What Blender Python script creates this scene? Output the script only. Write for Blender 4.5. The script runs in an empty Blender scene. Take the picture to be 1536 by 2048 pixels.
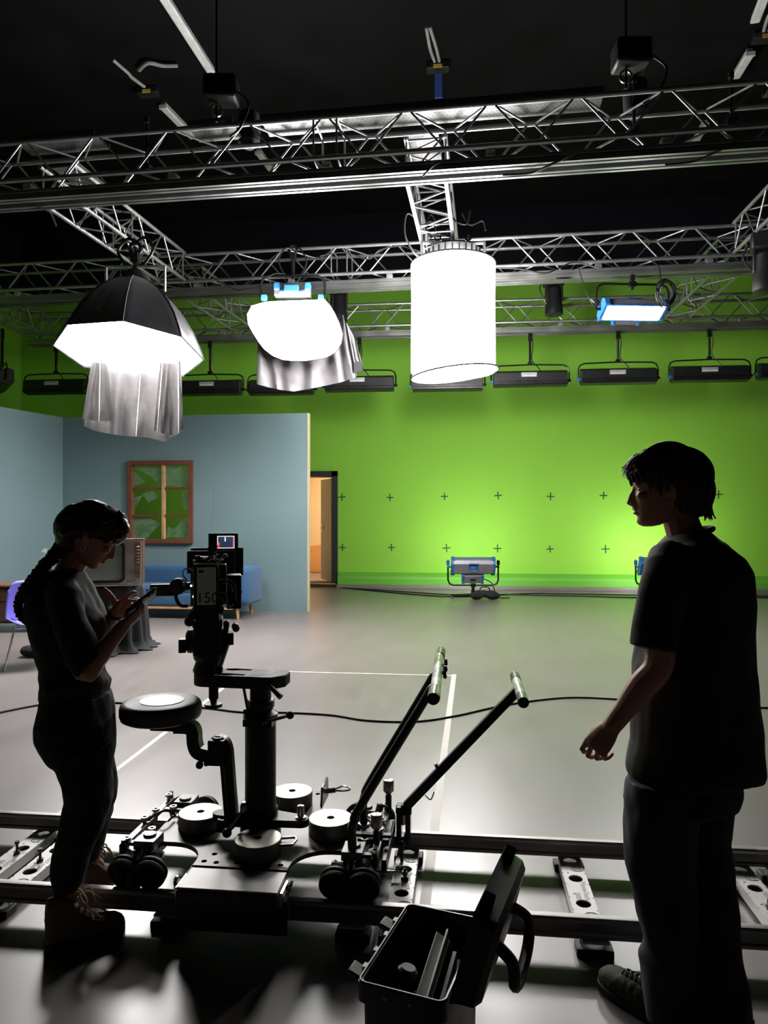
import bpy, bmesh, math, random
from math import radians, sin, cos, pi, atan2, sqrt
from mathutils import Vector as V, Matrix, noise

random.seed(7)
SC = bpy.context.scene
COL = SC.collection

# ---------------------------------------------------------------- camera, world, exposure
F = 1420.0            # focal length in pixels of the 1536x2048 frame
HC = 1.57             # lens height above the floor
YAW = radians(7.1)    # the lens looks a little left of the room's depth axis
HOR = 1035.0
RIGHT = V((cos(YAW), sin(YAW), 0))
FWD = V((-sin(YAW), cos(YAW), 0))
UP = V((0, 0, 1))

cam_d = bpy.data.cameras.new('camera')
cam = bpy.data.objects.new('camera', cam_d)
COL.objects.link(cam)
cam.location = (0, 0, HC)
cam.rotation_euler = (pi / 2, 0, YAW)
cam_d.sensor_fit = 'HORIZONTAL'
cam_d.sensor_width = 36
cam_d.lens = F / 1536 * 36
cam_d.shift_y = (HOR - 1024) / 2048 * (2048 / 1536)
cam_d.clip_start = 0.05
SC.camera = cam

w = bpy.data.worlds.new('world')
SC.world = w
w.use_nodes = True
w.node_tree.nodes['Background'].inputs[0].default_value = (0.02, 0.022, 0.03, 1)
w.node_tree.nodes['Background'].inputs[1].default_value = 0.1

SC.view_settings.view_transform = 'Standard'
SC.view_settings.look = 'None'
SC.view_settings.exposure = 0.32
SC.view_settings.gamma = 1.0
SC.view_settings.use_curve_mapping = False
SC.cycles.use_denoising = True
SC.cycles.max_bounces = 6
SC.cycles.diffuse_bounces = 4
SC.cycles.glossy_bounces = 3
SC.cycles.sample_clamp_indirect = 4.0
SC.cycles.caustics_reflective = False
SC.cycles.caustics_refractive = False

# lamp strengths (real lamps of the studio)
L_OCTA, L_BAG, L_SPACE, L_PANEL, L_FLOOR, L_DOOR = 46.0, 40.0, 32.0, 110.0, 54.0, 70.0


def P(px, py, d):
    return V((0, 0, HC)) + d * ((px - 768) / F * RIGHT + FWD + (HOR - py) / F * UP)


def PZ(px, py, z):
    return P(px, py, (HC - z) * F / (py - HOR))


def PH(px, py, z):          # for things above the horizon, at a known height
    return P(px, py, (z - HC) * F / (HOR - py))


def C(x, d, z):             # metres right of / ahead of the lens, and height
    return RIGHT * x + FWD * d + UP * z


# ---------------------------------------------------------------- materials
def lin(c):
    return tuple(((x / 255) / 12.92 if x / 255 <= 0.04045 else ((x / 255 + 0.055) / 1.055) ** 2.4) for x in c)


MATS = {}


def mat(name, col, rough=0.5, metal=0.0, var=0.12, scale=8.0, bump=0.0, bscale=60.0, spec=0.5, rvar=0.08,
        emit=None, estr=0.0, sheen=0.0, coat=0.0, stretch=None):
    if name in MATS:
        return MATS[name]
    m = bpy.data.materials.new(name)
    m.use_nodes = True
    nt = m.node_tree
    b = nt.nodes['Principled BSDF']
    tc = nt.nodes.new('ShaderNodeTexCoord')
    src = tc.outputs['Object']
    if stretch:
        mp = nt.nodes.new('ShaderNodeMapping')
        mp.inputs['Scale'].default_value = stretch
        nt.links.new(src, mp.inputs[0])
        src = mp.outputs[0]
    n = nt.nodes.new('ShaderNodeTexNoise')
    n.inputs['Scale'].default_value = scale
    n.inputs['Detail'].default_value = 5
    nt.links.new(src, n.inputs['Vector'])
    r = nt.nodes.new('ShaderNodeValToRGB')
    r.color_ramp.elements[0].position = 0.3
    r.color_ramp.elements[1].position = 0.7
    lo = tuple(max(0, c * (1 - var)) for c in col)
    hi = tuple(min(1, c * (1 + var)) for c in col)
    r.color_ramp.elements[0].color = (*lo, 1)
    r.color_ramp.elements[1].color = (*hi, 1)
    nt.links.new(n.outputs['Fac'], r.inputs[0])
    nt.links.new(r.outputs[0], b.inputs['Base Color'])
    mr = nt.nodes.new('ShaderNodeMapRange')
    mr.inputs['From Min'].default_value = 0.3
    mr.inputs['From Max'].default_value = 0.7
    mr.inputs['To Min'].default_value = max(0, rough - rvar)
    mr.inputs['To Max'].default_value = min(1, rough + rvar)
    nt.links.new(n.outputs['Fac'], mr.inputs['Value'])
    nt.links.new(mr.outputs[0], b.inputs['Roughness'])
    b.inputs['Metallic'].default_value = metal
    b.inputs['Specular IOR Level'].default_value = spec
    if sheen:
        b.inputs['Sheen Weight'].default_value = sheen
    if coat:
        b.inputs['Coat Weight'].default_value = coat
    if bump:
        n2 = nt.nodes.new('ShaderNodeTexNoise')
        n2.inputs['Scale'].default_value = bscale
        n2.inputs['Detail'].default_value = 4
        nt.links.new(src, n2.inputs['Vector'])
        bp = nt.nodes.new('ShaderNodeBump')
        bp.inputs['Strength'].default_value = bump
        bp.inputs['Distance'].default_value = 0.01
        nt.links.new(n2.outputs['Fac'], bp.inputs['Height'])
        nt.links.new(bp.outputs[0], b.inputs['Normal'])
    if emit:
        b.inputs['Emission Color'].default_value = (*emit, 1)
        b.inputs['Emission Strength'].default_value = estr
    MATS[name] = m
    return m


# ---------------------------------------------------------------- mesh builder
def basis(ax):
    ax = V(ax).normalized()
    a = V((0, 0, 1)) if abs(ax.z) < 0.9 else V((1, 0, 0))
    u = ax.cross(a).normalized()
    return u, ax.cross(u).normalized(), ax


class MB:
    def __init__(self):
        self.v, self.f, self.m = [], [], []

    def add(self, vs, fs, mi=0):
        o = len(self.v)
        self.v += [V(x) for x in vs]
        for f in fs:
            self.f.append(tuple(i + o for i in f))
            self.m.append(mi)
        return self

    def box(self, c, s, R=None, mi=0):
        c = V(c)
        vs = []
        for x in (-.5, .5):
            for y in (-.5, .5):
                for z in (-.5, .5):
                    p = V((x * s[0], y * s[1], z * s[2]))
                    vs.append(c + (R @ p if R else p))
        return self.add(vs, [(0, 1, 3, 2), (4, 6, 7, 5), (0, 4, 5, 1), (2, 3, 7, 6), (0, 2, 6, 4), (1, 5, 7, 3)], mi)

    def cyl(self, p0, p1, r0, r1=None, n=16, mi=0, cap=True):
        p0, p1 = V(p0), V(p1)
        r1 = r0 if r1 is None else r1
        u, w_, a = basis(p1 - p0)
        vs = []
        for p, r in ((p0, r0), (p1, r1)):
            for i in range(n):
                t = 2 * pi * i / n
                vs.append(p + r * (cos(t) * u + sin(t) * w_))
        fs = [(i, (i + 1) % n, n + (i + 1) % n, n + i) for i in range(n)]
        if cap:
            fs += [tuple(range(n))[::-1], tuple(range(n, 2 * n))]
        return self.add(vs, fs, mi)

    def loft(self, rings, cap=True, mi=0, close=False):
        n = len(rings[0])
        vs = [p for r in rings for p in r]
        fs = []
        k = len(rings)
        for j in range(k if close else k - 1):
            j2 = (j + 1) % k
            for i in range(n):
                fs.append((j * n + i, j * n + (i + 1) % n, j2 * n + (i + 1) % n, j2 * n + i))
        if cap and not close:
            fs += [tuple(range(n))[::-1], tuple(range((k - 1) * n, k * n))]
        return self.add(vs, fs, mi)

    def tube(self, pts, r, n=8, mi=0, closed=False, flat=1.0):
        pts = [V(p) for p in pts]
        k = len(pts)
        rs = r if isinstance(r, (list, tuple)) else [r] * k
        u = None
        rings = []
        for i, p in enumerate(pts):
            if closed:
                t = pts[(i + 1) % k] - pts[i - 1]
            else:
                t = pts[min(i + 1, k - 1)] - pts[max(i - 1, 0)]
            t.normalize()
            if u is None:
                u = basis(t)[0]
            u = (u - t * u.dot(t))
            if u.length < 1e-6:
                u = basis(t)[0]
            u.normalize()
            w_ = t.cross(u)
            rings.append([p + rs[i] * (cos(2 * pi * j / n) * u + flat * sin(2 * pi * j / n) * w_) for j in range(n)])
        return self.loft(rings, True, mi, closed)

    def lathe(self, prof, o=(0, 0, 0), ax=(0, 0, 1), n=32, mi=0, cap=True):
        u, w_, a = basis(ax)
        o = V(o)
        rings = [[o + a * z + r * (cos(2 * pi * j / n) * u + sin(2 * pi * j / n) * w_) for j in range(n)] for r, z in prof]
        return self.loft(rings, cap, mi)

    def ell(self, c, r, R=None, nu=16, nv=10, mi=0):
        c = V(c)
        rings = []
        for j in range(1, nv):
            t = pi * j / nv
            ring = []
            for i in range(nu):
                f = 2 * pi * i / nu
                p = V((r[0] * sin(t) * cos(f), r[1] * sin(t) * sin(f), -r[2] * cos(t)))
                ring.append(c + (R @ p if R else p))
            rings.append(ring)
        return self.loft(rings, True, mi)

    def prism(self, poly, o, u, w_, t, mi=0):
        o, u, w_, t = V(o), V(u), V(w_), V(t)
        n = len(poly)
        a = [o + u * x + w_ * y for x, y in poly]
        vs = a + [p + t for p in a]
        fs = [tuple(range(n))[::-1], tuple(range(n, 2 * n))] + [(i, (i + 1) % n, n + (i + 1) % n, n + i) for i in range(n)]
        return self.add(vs, fs, mi)

    def grid(self, fn, nu, nv, mi=0, wrap=False):
        vs = [fn(i / (nu if wrap else nu - 1), j / (nv - 1)) for j in range(nv) for i in range(nu)]
        fs = []
        for j in range(nv - 1):
            for i in range(nu if wrap else nu - 1):
                fs.append((j * nu + i, j * nu + (i + 1) % nu, (j + 1) * nu + (i + 1) % nu, (j + 1) * nu + i))
        return self.add(vs, fs, mi)

    def text(self, s, o, u, w_, size, depth=0.0008, align='CENTER', mi=0):
        cu = bpy.data.curves.new('lettering', 'FONT')
        cu.body = s
        cu.size = size
        cu.align_x = align
        cu.align_y = 'CENTER'
        cu.resolution_u = 3
        ob = bpy.data.objects.new('lettering', cu)
        COL.objects.link(ob)
        bpy.context.view_layer.update()
        me = bpy.data.meshes.new_from_object(ob.evaluated_get(bpy.context.evaluated_depsgraph_get()))
        u, w_, o = V(u).normalized(), V(w_).normalized(), V(o)
        n = u.cross(w_)
        vs = [o + u * v.co.x + w_ * v.co.y + n * depth for v in me.vertices]
        self.add(vs, [tuple(p.vertices) for p in me.polygons], mi)
        bpy.data.objects.remove(ob)
        bpy.data.curves.remove(cu)
        bpy.data.meshes.remove(me)
        return self

    def xf(self, M):
        self.v = [M @ p for p in self.v]
        return self

    def build(self, name, mats, parent=None, smooth=35, bevel=0.0, mods=None, world=True):
        me = bpy.data.meshes.new(name)
        vs = self.v
        if parent is not None and world:
            Mi = wmat(parent).inverted()
            vs = [Mi @ p for p in vs]
        me.from_pydata([tuple(p) for p in vs], [], self.f)
        mats = mats if isinstance(mats, (list, tuple)) else [mats]
        for m in mats:
            me.materials.append(m)
        if len(mats) > 1:
            me.polygons.foreach_set('material_index', self.m)
        bm = bmesh.new()
        bm.from_mesh(me)
        bmesh.ops.recalc_face_normals(bm, faces=bm.faces)
        bm.to_mesh(me)
        bm.free()
        if smooth:
            me.polygons.foreach_set('use_smooth', [True] * len(me.polygons))
            me.set_sharp_from_angle(angle=radians(smooth))
        o = bpy.data.objects.new(name, me)
        COL.objects.link(o)
        if parent is not None:
            o.parent = parent
        if bevel:
            b = o.modifiers.new('bevel', 'BEVEL')
            b.width = bevel
            b.segments = 2
            b.limit_method = 'ANGLE'
            b.angle_limit = radians(50)
        return o


def wmat(o):
    m = o.matrix_basis.copy()
    while o.parent:
        o = o.parent
        m = o.matrix_basis @ m
    return m


def tag(o, label, cat, group=None):
    o['label'] = label
    o['category'] = cat
    if group:
        o['group'] = group
    return o


def thing(name, label, cat, loc=(0, 0, 0), rotz=0.0, group=None):
    o = bpy.data.objects.new(name, None)
    o.empty_display_size = 0.1
    COL.objects.link(o)
    o.location = loc
    o.rotation_euler = (0, 0, rotz)
    return tag(o, label, cat, group)


def solo(mb, name, label, cat, m, loc=None, group=None, **k):
    """a thing that is one mesh; its origin is put at loc"""
    if loc is not None:
        loc = V(loc)
        mb.v = [p - loc for p in mb.v]
    o = mb.build(name, m, **k)
    if loc is not None:
        o.location = loc
    return tag(o, label, cat, group)


def struct(o):
    o['kind'] = 'structure'
    return o


def dup(root, loc, rotz=None, label=None, parent=None):
    r = root.copy()
    COL.objects.link(r)
    if parent is None:
        r.location = loc
        if rotz is not None:
            r.rotation_euler = (0, 0, rotz)
        if label:
            r['label'] = label
    else:
        r.parent = parent
    for ch in list(root.children):
        dup(ch, None, parent=r)
    return r


def bez(pts, n=12, closed=False):
    """Catmull-Rom through the points"""
    pts = [V(p) for p in pts]
    out = []
    k = len(pts)
    for i in range(k if closed else k - 1):
        if closed:
            p0, p1, p2, p3 = pts[i - 1], pts[i], pts[(i + 1) % k], pts[(i + 2) % k]
        else:
            p0, p1, p2, p3 = pts[max(i - 1, 0)], pts[i], pts[i + 1], pts[min(i + 2, k - 1)]
        for j in range(n):
            t = j / n
            out.append(0.5 * ((2 * p1) + (p2 - p0) * t + (2 * p0 - 5 * p1 + 4 * p2 - p3) * t * t + (3 * p1 - p0 - 3 * p2 + p3) * t ** 3))
    if not closed:
        out.append(pts[-1])
    return out


def rrect(w_, h, r, n=5):
    out = []
    for cx, cy, a0 in ((w_ / 2 - r, h / 2 - r, 0), (-w_ / 2 + r, h / 2 - r, 90), (-w_ / 2 + r, -h / 2 + r, 180), (w_ / 2 - r, -h / 2 + r, 270)):
        for i in range(n + 1):
            a = radians(a0 + 90 * i / n)
            out.append((cx + r * cos(a), cy + r * sin(a)))
    return out


def fuse(mb, voxel, smooth=3, fac=0.5, push=None):
    """union of the overlapping closed shapes as one continuous surface; returns an MB"""
    me = bpy.data.meshes.new('fuse')
    me.from_pydata([tuple(p) for p in mb.v], [], mb.f)
    bm = bmesh.new()
    bm.from_mesh(me)
    bmesh.ops.recalc_face_normals(bm, faces=bm.faces)
    bm.to_mesh(me)
    bm.free()
    ob = bpy.data.objects.new('fuse', me)
    COL.objects.link(ob)
    r = ob.modifiers.new('r', 'REMESH')
    r.mode = 'VOXEL'
    r.voxel_size = voxel
    if smooth:
        s = ob.modifiers.new('s', 'SMOOTH')
        s.iterations = smooth
        s.factor = fac
    bpy.context.view_layer.update()
    m2 = bpy.data.meshes.new_from_object(ob.evaluated_get(bpy.context.evaluated_depsgraph_get()))
    out = MB()
    nv = len(m2.vertices)
    out.v = [v.co.copy() for v in m2.vertices]
    if push:
        out.v = [push(v.co.copy(), v.normal.copy()) for v in m2.vertices]
    out.f = [tuple(p.vertices) for p in m2.polygons]
    out.m = [0] * len(out.f)
    bpy.data.objects.remove(ob)
    bpy.data.meshes.remove(me)
    bpy.data.meshes.remove(m2)
    return out


# shared materials
M_BLACK = mat('black paint', (0.012, 0.012, 0.013), 0.45)
M_BLACKMETAL = mat('black anodised metal', (0.014, 0.014, 0.015), 0.32, 0.4)
M_RUBBER = mat('black rubber', (0.01, 0.01, 0.01), 0.6)
M_PLASTIC = mat('black plastic', (0.013, 0.013, 0.014), 0.4, bump=0.1, bscale=300)
M_ALU = mat('brushed aluminium', (0.62, 0.63, 0.64), 0.34, 0.95, var=0.08, scale=20)
M_ALUDULL = mat('dull aluminium', (0.42, 0.42, 0.42), 0.45, 0.85, var=0.15, scale=10)
M_STEEL = mat('steel', (0.55, 0.54, 0.52), 0.28, 1.0)
M_CHROME = mat('chrome', (0.75, 0.75, 0.75), 0.12, 1.0)
M_BLUE = mat('blue painted casting', lin((52, 120, 200)), 0.45)
M_SILVERPAINT = mat('silver lamp housing', lin((150, 150, 158)), 0.4, 0.3)
M_CABLE = mat('black cable rubber', (0.012, 0.012, 0.012), 0.5)
M_SHADE = mat('flat shade black', (.003, .003, .003), 1.0, spec=0.0)  # flat black painted in for the shade inside holes
M_WHITEPAPER = mat('white label', (0.75, 0.75, 0.75), 0.6)

# ---------------------------------------------------------------- the room
YB = 15.8            # back wall
XL, XR, YF, ZC, ZG = -10.73, 10.5, -4.0, 8.4, 6.75


def wall_material(name, split, green, dark):
    m = bpy.data.materials.new(name)
    m.use_nodes = True
    nt = m.node_tree
    b = nt.nodes['Principled BSDF']
    tc = nt.nodes.new('ShaderNodeTexCoord')
    n = nt.nodes.new('ShaderNodeTexNoise')
    n.inputs['Scale'].default_value = 1.3
    n.inputs['Detail'].default_value = 6
    nt.links.new(tc.outputs['Object'], n.inputs['Vector'])
    mx = nt.nodes.new('ShaderNodeMix')
    mx.data_type = 'RGBA'
    mx.inputs['A'].default_value = (*[c * 0.94 for c in green], 1)
    mx.inputs['B'].default_value = (*[min(1, c * 1.06) for c in green], 1)
    nt.links.new(n.outputs['Fac'], mx.inputs['Factor'])
    nt.links.new(mx.outputs['Result'], b.inputs['Base Color'])
    b.inputs['Roughness'].default_value = 0.75
    n2 = nt.nodes.new('ShaderNodeTexNoise')
    n2.inputs['Scale'].default_value = 90
    nt.links.new(tc.outputs['Object'], n2.inputs['Vector'])
    bp = nt.nodes.new('ShaderNodeBump')
    bp.inputs['Strength'].default_value = 0.08
    bp.inputs['Distance'].default_value = 0.005
    nt.links.new(n2.outputs['Fac'], bp.inputs['Height'])
    nt.links.new(bp.outputs[0], b.inputs['Normal'])
    return m


M_GREEN = wall_material('chroma green paint', None, (.25, .59, .045), None)
M_GREEN2 = mat('darker green skirting', (.14, .45, .04), 0.5, var=0.05, scale=2)
M_DARKWALL = mat('black wall paint', (0.007, 0.008, 0.0115), 0.8, var=0.2, scale=2, bump=0.1, bscale=30, spec=.15)


def floor_material():
    m = bpy.data.materials.new('grey studio floor')
    m.use_nodes = True
    nt = m.node_tree
    b = nt.nodes['Principled BSDF']
    tc = nt.nodes.new('ShaderNodeTexCoord')

    def noise_(sc, det, rough=0.55, st=None):
        n = nt.nodes.new('ShaderNodeTexNoise')
        n.inputs['Scale'].default_value = sc
        n.inputs['Detail'].default_value = det
        n.inputs['Roughness'].default_value = rough
        if st:
            mp = nt.nodes.new('ShaderNodeMapping')
            mp.inputs['Scale'].default_value = st
            nt.links.new(tc.outputs['Object'], mp.inputs[0])
            nt.links.new(mp.outputs[0], n.inputs['Vector'])
        else:
            nt.links.new(tc.outputs['Object'], n.inputs['Vector'])
        return n.outputs['Fac']
    a = noise_(0.8, 8)
    s = noise_(3.5, 10, 0.7, (1, 0.25, 1))
    r = nt.nodes.new('ShaderNodeValToRGB')
    r.color_ramp.elements[0].position = 0.3
    r.color_ramp.elements[1].position = 0.72
    r.color_ramp.elements[0].color = (0.172, 0.15, 0.143, 1)
    r.color_ramp.elements[1].color = (0.226, 0.199, 0.19, 1)
    mx = nt.nodes.new('ShaderNodeMix')
    mx.inputs['Factor'].default_value = 0.5
    nt.links.new(a, mx.inputs['A'])
    nt.links.new(s, mx.inputs['B'])
    nt.links.new(mx.outputs['Result'], r.inputs[0])
    nt.links.new(r.outputs[0], b.inputs['Base Color'])
    mr = nt.nodes.new('ShaderNodeMapRange')
    mr.inputs['From Min'].default_value = 0.3
    mr.inputs['From Max'].default_value = 0.7
    mr.inputs['To Min'].default_value = 0.32
    mr.inputs['To Max'].default_value = 0.4
    nt.links.new(s, mr.inputs['Value'])
    nt.links.new(mr.outputs[0], b.inputs['Roughness'])
    b.inputs['Specular IOR Level'].default_value = 1.0
    f = noise_(160, 3)
    bp = nt.nodes.new('ShaderNodeBump')
    bp.inputs['Strength'].default_value = 0.04
    bp.inputs['Distance'].default_value = 0.003
    nt.links.new(f, bp.inputs['Height'])
    nt.links.new(bp.outputs[0], b.inputs['Normal'])
    return m


M_FLOOR = floor_material()
DX0, DX1 = None, None
# doorway in the back wall: right jamb measured, left jamb behind the set wall
jr = P(675, 1172, 16.0)
DX1 = jr.x + 0.0
DX0 = DX1 - 1.45
DH = HC + (HOR - 942) / F * 16.0
T = 0.45

struct(MB().box(((XL + XR) / 2, (YF + YB) / 2, -0.1), (XR - XL + 1, YB - YF + 8, 0.2)).build('floor', M_FLOOR, smooth=0))
struct(MB().box(((XL + XR) / 2, (YF + YB) / 2, ZC + 0.1), (XR - XL + 1, YB - YF + 1, 0.2)).build('ceiling', mat('black ceiling paint', (0.0048, 0.0045, 0.0056), 0.75, var=0.35, scale=1.2, bump=0.15, bscale=8, spec=.12), smooth=0))

g = MB()
yb = YB + T / 2
g.box(((XL + DX0) / 2, yb, ZG / 2), (DX0 - XL, T, ZG))
g.box(((XR + DX1) / 2, yb, ZG / 2), (XR - DX1, T, ZG))
g.box(((DX0 + DX1) / 2, yb, (ZG + DH) / 2), (DX1 - DX0, T, ZG - DH))
g.box(((XL + XR) / 2, yb, (ZG + ZC) / 2), (XR - XL, T, ZC - ZG), mi=1)
struct(g.build('wall_back', [M_GREEN, M_DARKWALL], smooth=0))
g = MB()
g.box((XL - .15, (YB + 3.5) / 2, ZG / 2), (.3, YB - 3.5, ZG))
g.box((XL - .15, (YB + YF) / 2, (ZG + ZC) / 2), (.3, YB - YF, ZC - ZG), mi=1)
g.box((XL - .15, (YF + 3.5) / 2, ZG / 2), (.3, 3.5 - YF, ZG), mi=1)
struct(g.build('wall_left', [M_GREEN, M_DARKWALL], smooth=0))
struct(MB().box((XR + .15, (YB + YF) / 2, ZC / 2), (.3, YB - YF, ZC)).build('wall_right', M_DARKWALL, smooth=0))
struct(MB().box(((XL + XR) / 2, YF - .15, ZC / 2), (XR - XL, .3, ZC)).build('wall_front', M_DARKWALL, smooth=0))
# raised green skirting along the cyclorama and the grey kerb under it
sk = MB()
prof = [(0, .08), (-.16, .08), (-.16, .2), (-.13, .26), (-.02, .34), (0, .34)]
sk.prism([(p[0], p[1]) for p in prof], (DX1 + .02, YB, 0), (0, 1, 0), (0, 0, 1), (XR - DX1 - .02, 0, 0))
struct(sk.build('baseboard_back', M_GREEN2, smooth=20))
struct(MB().box(((XR + DX1) / 2, YB - .16, .04), (XR - DX1 - .04, .32, .08)).build('trim_1', M_FLOOR, smooth=0, bevel=.01))

# doorway: dark reveal, sliding leaf, lit corridor behind
M_DARKFRAME = mat('dark door frame', (0.02, 0.021, 0.022), 0.5)
fr = MB()
e = .05
fr.box((DX1 - .07, YB + .19, DH / 2), (.14, .5, DH))
fr.box((DX0 + e / 2, YB + .19, DH / 2), (e, .5, DH))
fr.box(((DX0 + DX1) / 2, YB + .19, DH - .06), (DX1 - DX0, .5, .12))
struct(fr.build('trim_2', M_DARKFRAME, smooth=0, bevel=.006))
dw = P(663, 1050, 16.2).x - P(640, 1050, 16.2).x
dr = V((DX1 - .16, YB + .43, 0))
door = MB()
ang = radians(60)
du = V((-cos(ang), sin(ang), 0))
LEAF = .95
cdoor = dr + du * LEAF / 2
Rd = Matrix.Rotation(atan2(du.y, du.x), 3, 'Z')
door.box(cdoor + V((0, 0, DH / 2 - .03)), (LEAF, .06, DH - .2), Rd)
d_ob = struct(door.build('door_1', mat('grey steel door', lin((150, 160, 178)), 0.4, 0.0, var=.03), smooth=0, bevel=.004))
nrm = Rd @ V((0, 1, 0))
if nrm.x > 0:
    nrm = -nrm
hp = dr + du * (LEAF - .12) + V((0, 0, 1.33)) + nrm * .03
hh = MB()
hh.box(hp + nrm * .006, (.05, .012, .2), Rd)
hh.tube([hp + nrm * .01 - UP * .02, hp + nrm * .06 - UP * .02, hp + nrm * .06 - UP * .02 - du * .13], .011)
hh.build('door_handle', M_STEEL, d_ob)

M_CORR = mat('cream corridor paint', lin((238, 205, 160)), 0.7, var=.03)
M_CORR2 = mat('ochre dado paint', lin((222, 160, 100)), 0.6, var=.03)
cz = 3.1
cx0, cx1, cy1 = DX0 - 1.2, DX1 + .9, YB + 4.2
cor = MB()
cor.box(((cx0 + cx1) / 2, cy1 + .1, cz / 2), (cx1 - cx0, .2, cz))
cor.box((cx0 - .1, (YB + T + cy1) / 2, cz / 2), (.2, cy1 - YB - T, cz))
cor.box((cx1 + .1, (YB + T + cy1) / 2, cz / 2), (.2, cy1 - YB - T, cz))
struct(cor.build('wall_corridor', M_CORR, smooth=0))
dd = MB()
dd.prism([(0, 0), (cx1 - cx0, 0), (cx1 - cx0, 1.05), (0, .62)], (cx0, cy1 - .012, 0), (1, 0, 0), (0, 0, 1), (0, .012, 0))
struct(dd.build('trim_3', M_CORR2, smooth=0))
struct(MB().box(((cx0 + cx1) / 2, (YB + T + cy1) / 2, cz + .05), (cx1 - cx0, cy1 - YB - T, .1)).build('ceiling_corridor', M_CORR, smooth=0))
lampc = thing('ceiling_lamp', 'warm round ceiling lamp in the corridor behind the open doorway', 'lamp', (DX1 + .35, YB + 2.7, cz))
MB().lathe([(.2, 0), (.2, -.03), (.17, -.03)], lampc.location, n=24).build('base', M_WHITEPAPER, lampc)
MB().lathe([(.18, -.03), (.16, -.08), (.06, -.11)], lampc.location, n=24).build('diffuser', mat('warm lamp diffuser', (.9, .8, .6), .5, emit=(1, .93, .82), estr=L_DOOR * 4), lampc)
# threshold with yellow strip
struct(MB().box(((DX0 + DX1) / 2, YB + .2, .05), (DX1 - DX0 - .1, .5, .1)).build('trim_4', mat('dark threshold', (.05, .04, .035), .45), smooth=0, bevel=.01))
solo(MB().box(((DX0 + DX1) / 2, YB - .07, .075), (DX1 - DX0 - .1, .03, .02)), 'threshold_strip', 'thin yellow strip along the sill of the open doorway', 'strip', mat('yellow strip', lin((220, 170, 70)), .5), loc=((DX0 + DX1) / 2, YB - .07, .065), bevel=.003)

# tracking crosses of black tape on the cyclorama
M_TAPE = mat('black gaffer tape', (.022, .035, .03), .75, var=.25, scale=30)
upper = [(684, 994), (780, 995), (889, 993), (996, 991), (1101, 993), (1207, 991), (1437, 989)]
lower = [(685, 1095), (783, 1095), (893, 1096), (995, 1097), (1100, 1098), (1211, 1098)]


def on_wall(px, py, y=YB):
    r = (px - 768) / F * RIGHT + FWD + (HOR - py) / F * UP
    return V((0, 0, HC)) + r * (y / r.y)


ordn = ['first', 'second', 'third', 'fourth', 'fifth', 'sixth', 'seventh', 'eighth']
for row, pts in (('upper', upper), ('lower', lower)):
    for i, (px, py) in enumerate(pts):
        c = on_wall(px, py)
        c.y -= .004
        s = random.uniform(.155, .185)
        a = radians(random.uniform(-5, 5))
        b = MB()
        R_ = Matrix.Rotation(a, 3, 'Y')
        b.box(c, (s, .004, .022), R_)
        b.box(c - V((0, .002, 0)), (.022, .004, s * 1.02), R_ @ Matrix.Rotation(radians(random.uniform(-3, 3)), 3, 'Y'))
        lab = 'black tape cross on the green wall just right of the head of the man' if px > 1400 else 'black tape cross on the green wall, %s from the doorway in the %s row' % (ordn[i], row)
        solo(b, 'tape_cross', lab, 'tape mark', M_TAPE, loc=c, group='tracking crosses on the green wall', smooth=0)

# tape lines on the floor
M_WTAPE = mat('white floor tape', lin((225, 218, 212)), .5, var=.05)


def tape(a, b, w_, label, z=.0015):
    a, b = V((a.x, a.y, 0)), V((b.x, b.y, 0))
    n = (b - a).normalized().cross(UP) * w_ / 2
    t = MB()
    k = 12
    rings = []
    for i in range(k + 1):
        p = a.lerp(b, i / k) + n * random.uniform(-.04, .04)
        rings.append([p + n, p - n, p - n + UP * z, p + n + UP * z])
    t.loft(rings)
    return solo(t, 'floor_tape', label, 'tape', M_WTAPE, loc=(a + b) / 2, group='white tape lines on the studio floor', smooth=0)


tape(PZ(908, 1349, 0), PZ(846, 1840, 0), .045, 'white tape line running from the corner towards the case under the push bars')
tape(PZ(470, 1341, 0), PZ(912, 1352, 0), .03, 'thin white tape line across the floor behind the offset arm', .0025)
tape(PZ(466, 1361, 0), PZ(70, 1665, 0), .035, 'slanting white tape line passing behind the round dolly seat')

# ---------------------------------------------------------------- lighting grid
M_TRUSS = mat('truss aluminium', (0.36, 0.365, 0.375), 0.42, 0.85, var=.1, scale=6)
M_RAIL = mat('profile aluminium', (0.3, 0.3, 0.3), 0.42, 0.85, var=.12, scale=4)


def tray_material():
    m = bpy.data.materials.new('perforated galvanised tray')
    m.use_nodes = True
    nt = m.node_tree
    b = nt.nodes['Principled BSDF']
    tc = nt.nodes.new('ShaderNodeTexCoord')
    br = nt.nodes.new('ShaderNodeTexBrick')
    br.inputs['Color1'].default_value = (.5, .5, .5, 1)
    br.inputs['Color2'].default_value = (.46, .46, .46, 1)
    br.inputs['Mortar'].default_value = (.5, .5, .5, 1)
    br.inputs['Scale'].default_value = 1
    br.inputs['Brick Width'].default_value = .05
    br.inputs['Row Height'].default_value = .045
    br.inputs['Mortar Size'].default_value = .0165
    br.inputs['Mortar Smooth'].default_value = 0
    nt.links.new(tc.outputs['Object'], br.inputs['Vector'])
    # slots: dark gaps punched through the sheet
    mx = nt.nodes.new('ShaderNodeMix')
    mx.data_type = 'RGBA'
    mx.inputs['A'].default_value = (.03, .03, .03, 1)
    mx.inputs['B'].default_value = (.12, .12, .12, 1)
    nt.links.new(br.outputs['Fac'], mx.inputs['Factor'])
    nt.links.new(mx.outputs['Result'], b.inputs['Base Color'])
    b.inputs['Roughness'].default_value = .45
    b.inputs['Metallic'].default_value = .5
    return m


M_TRAY = tray_material()


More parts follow.
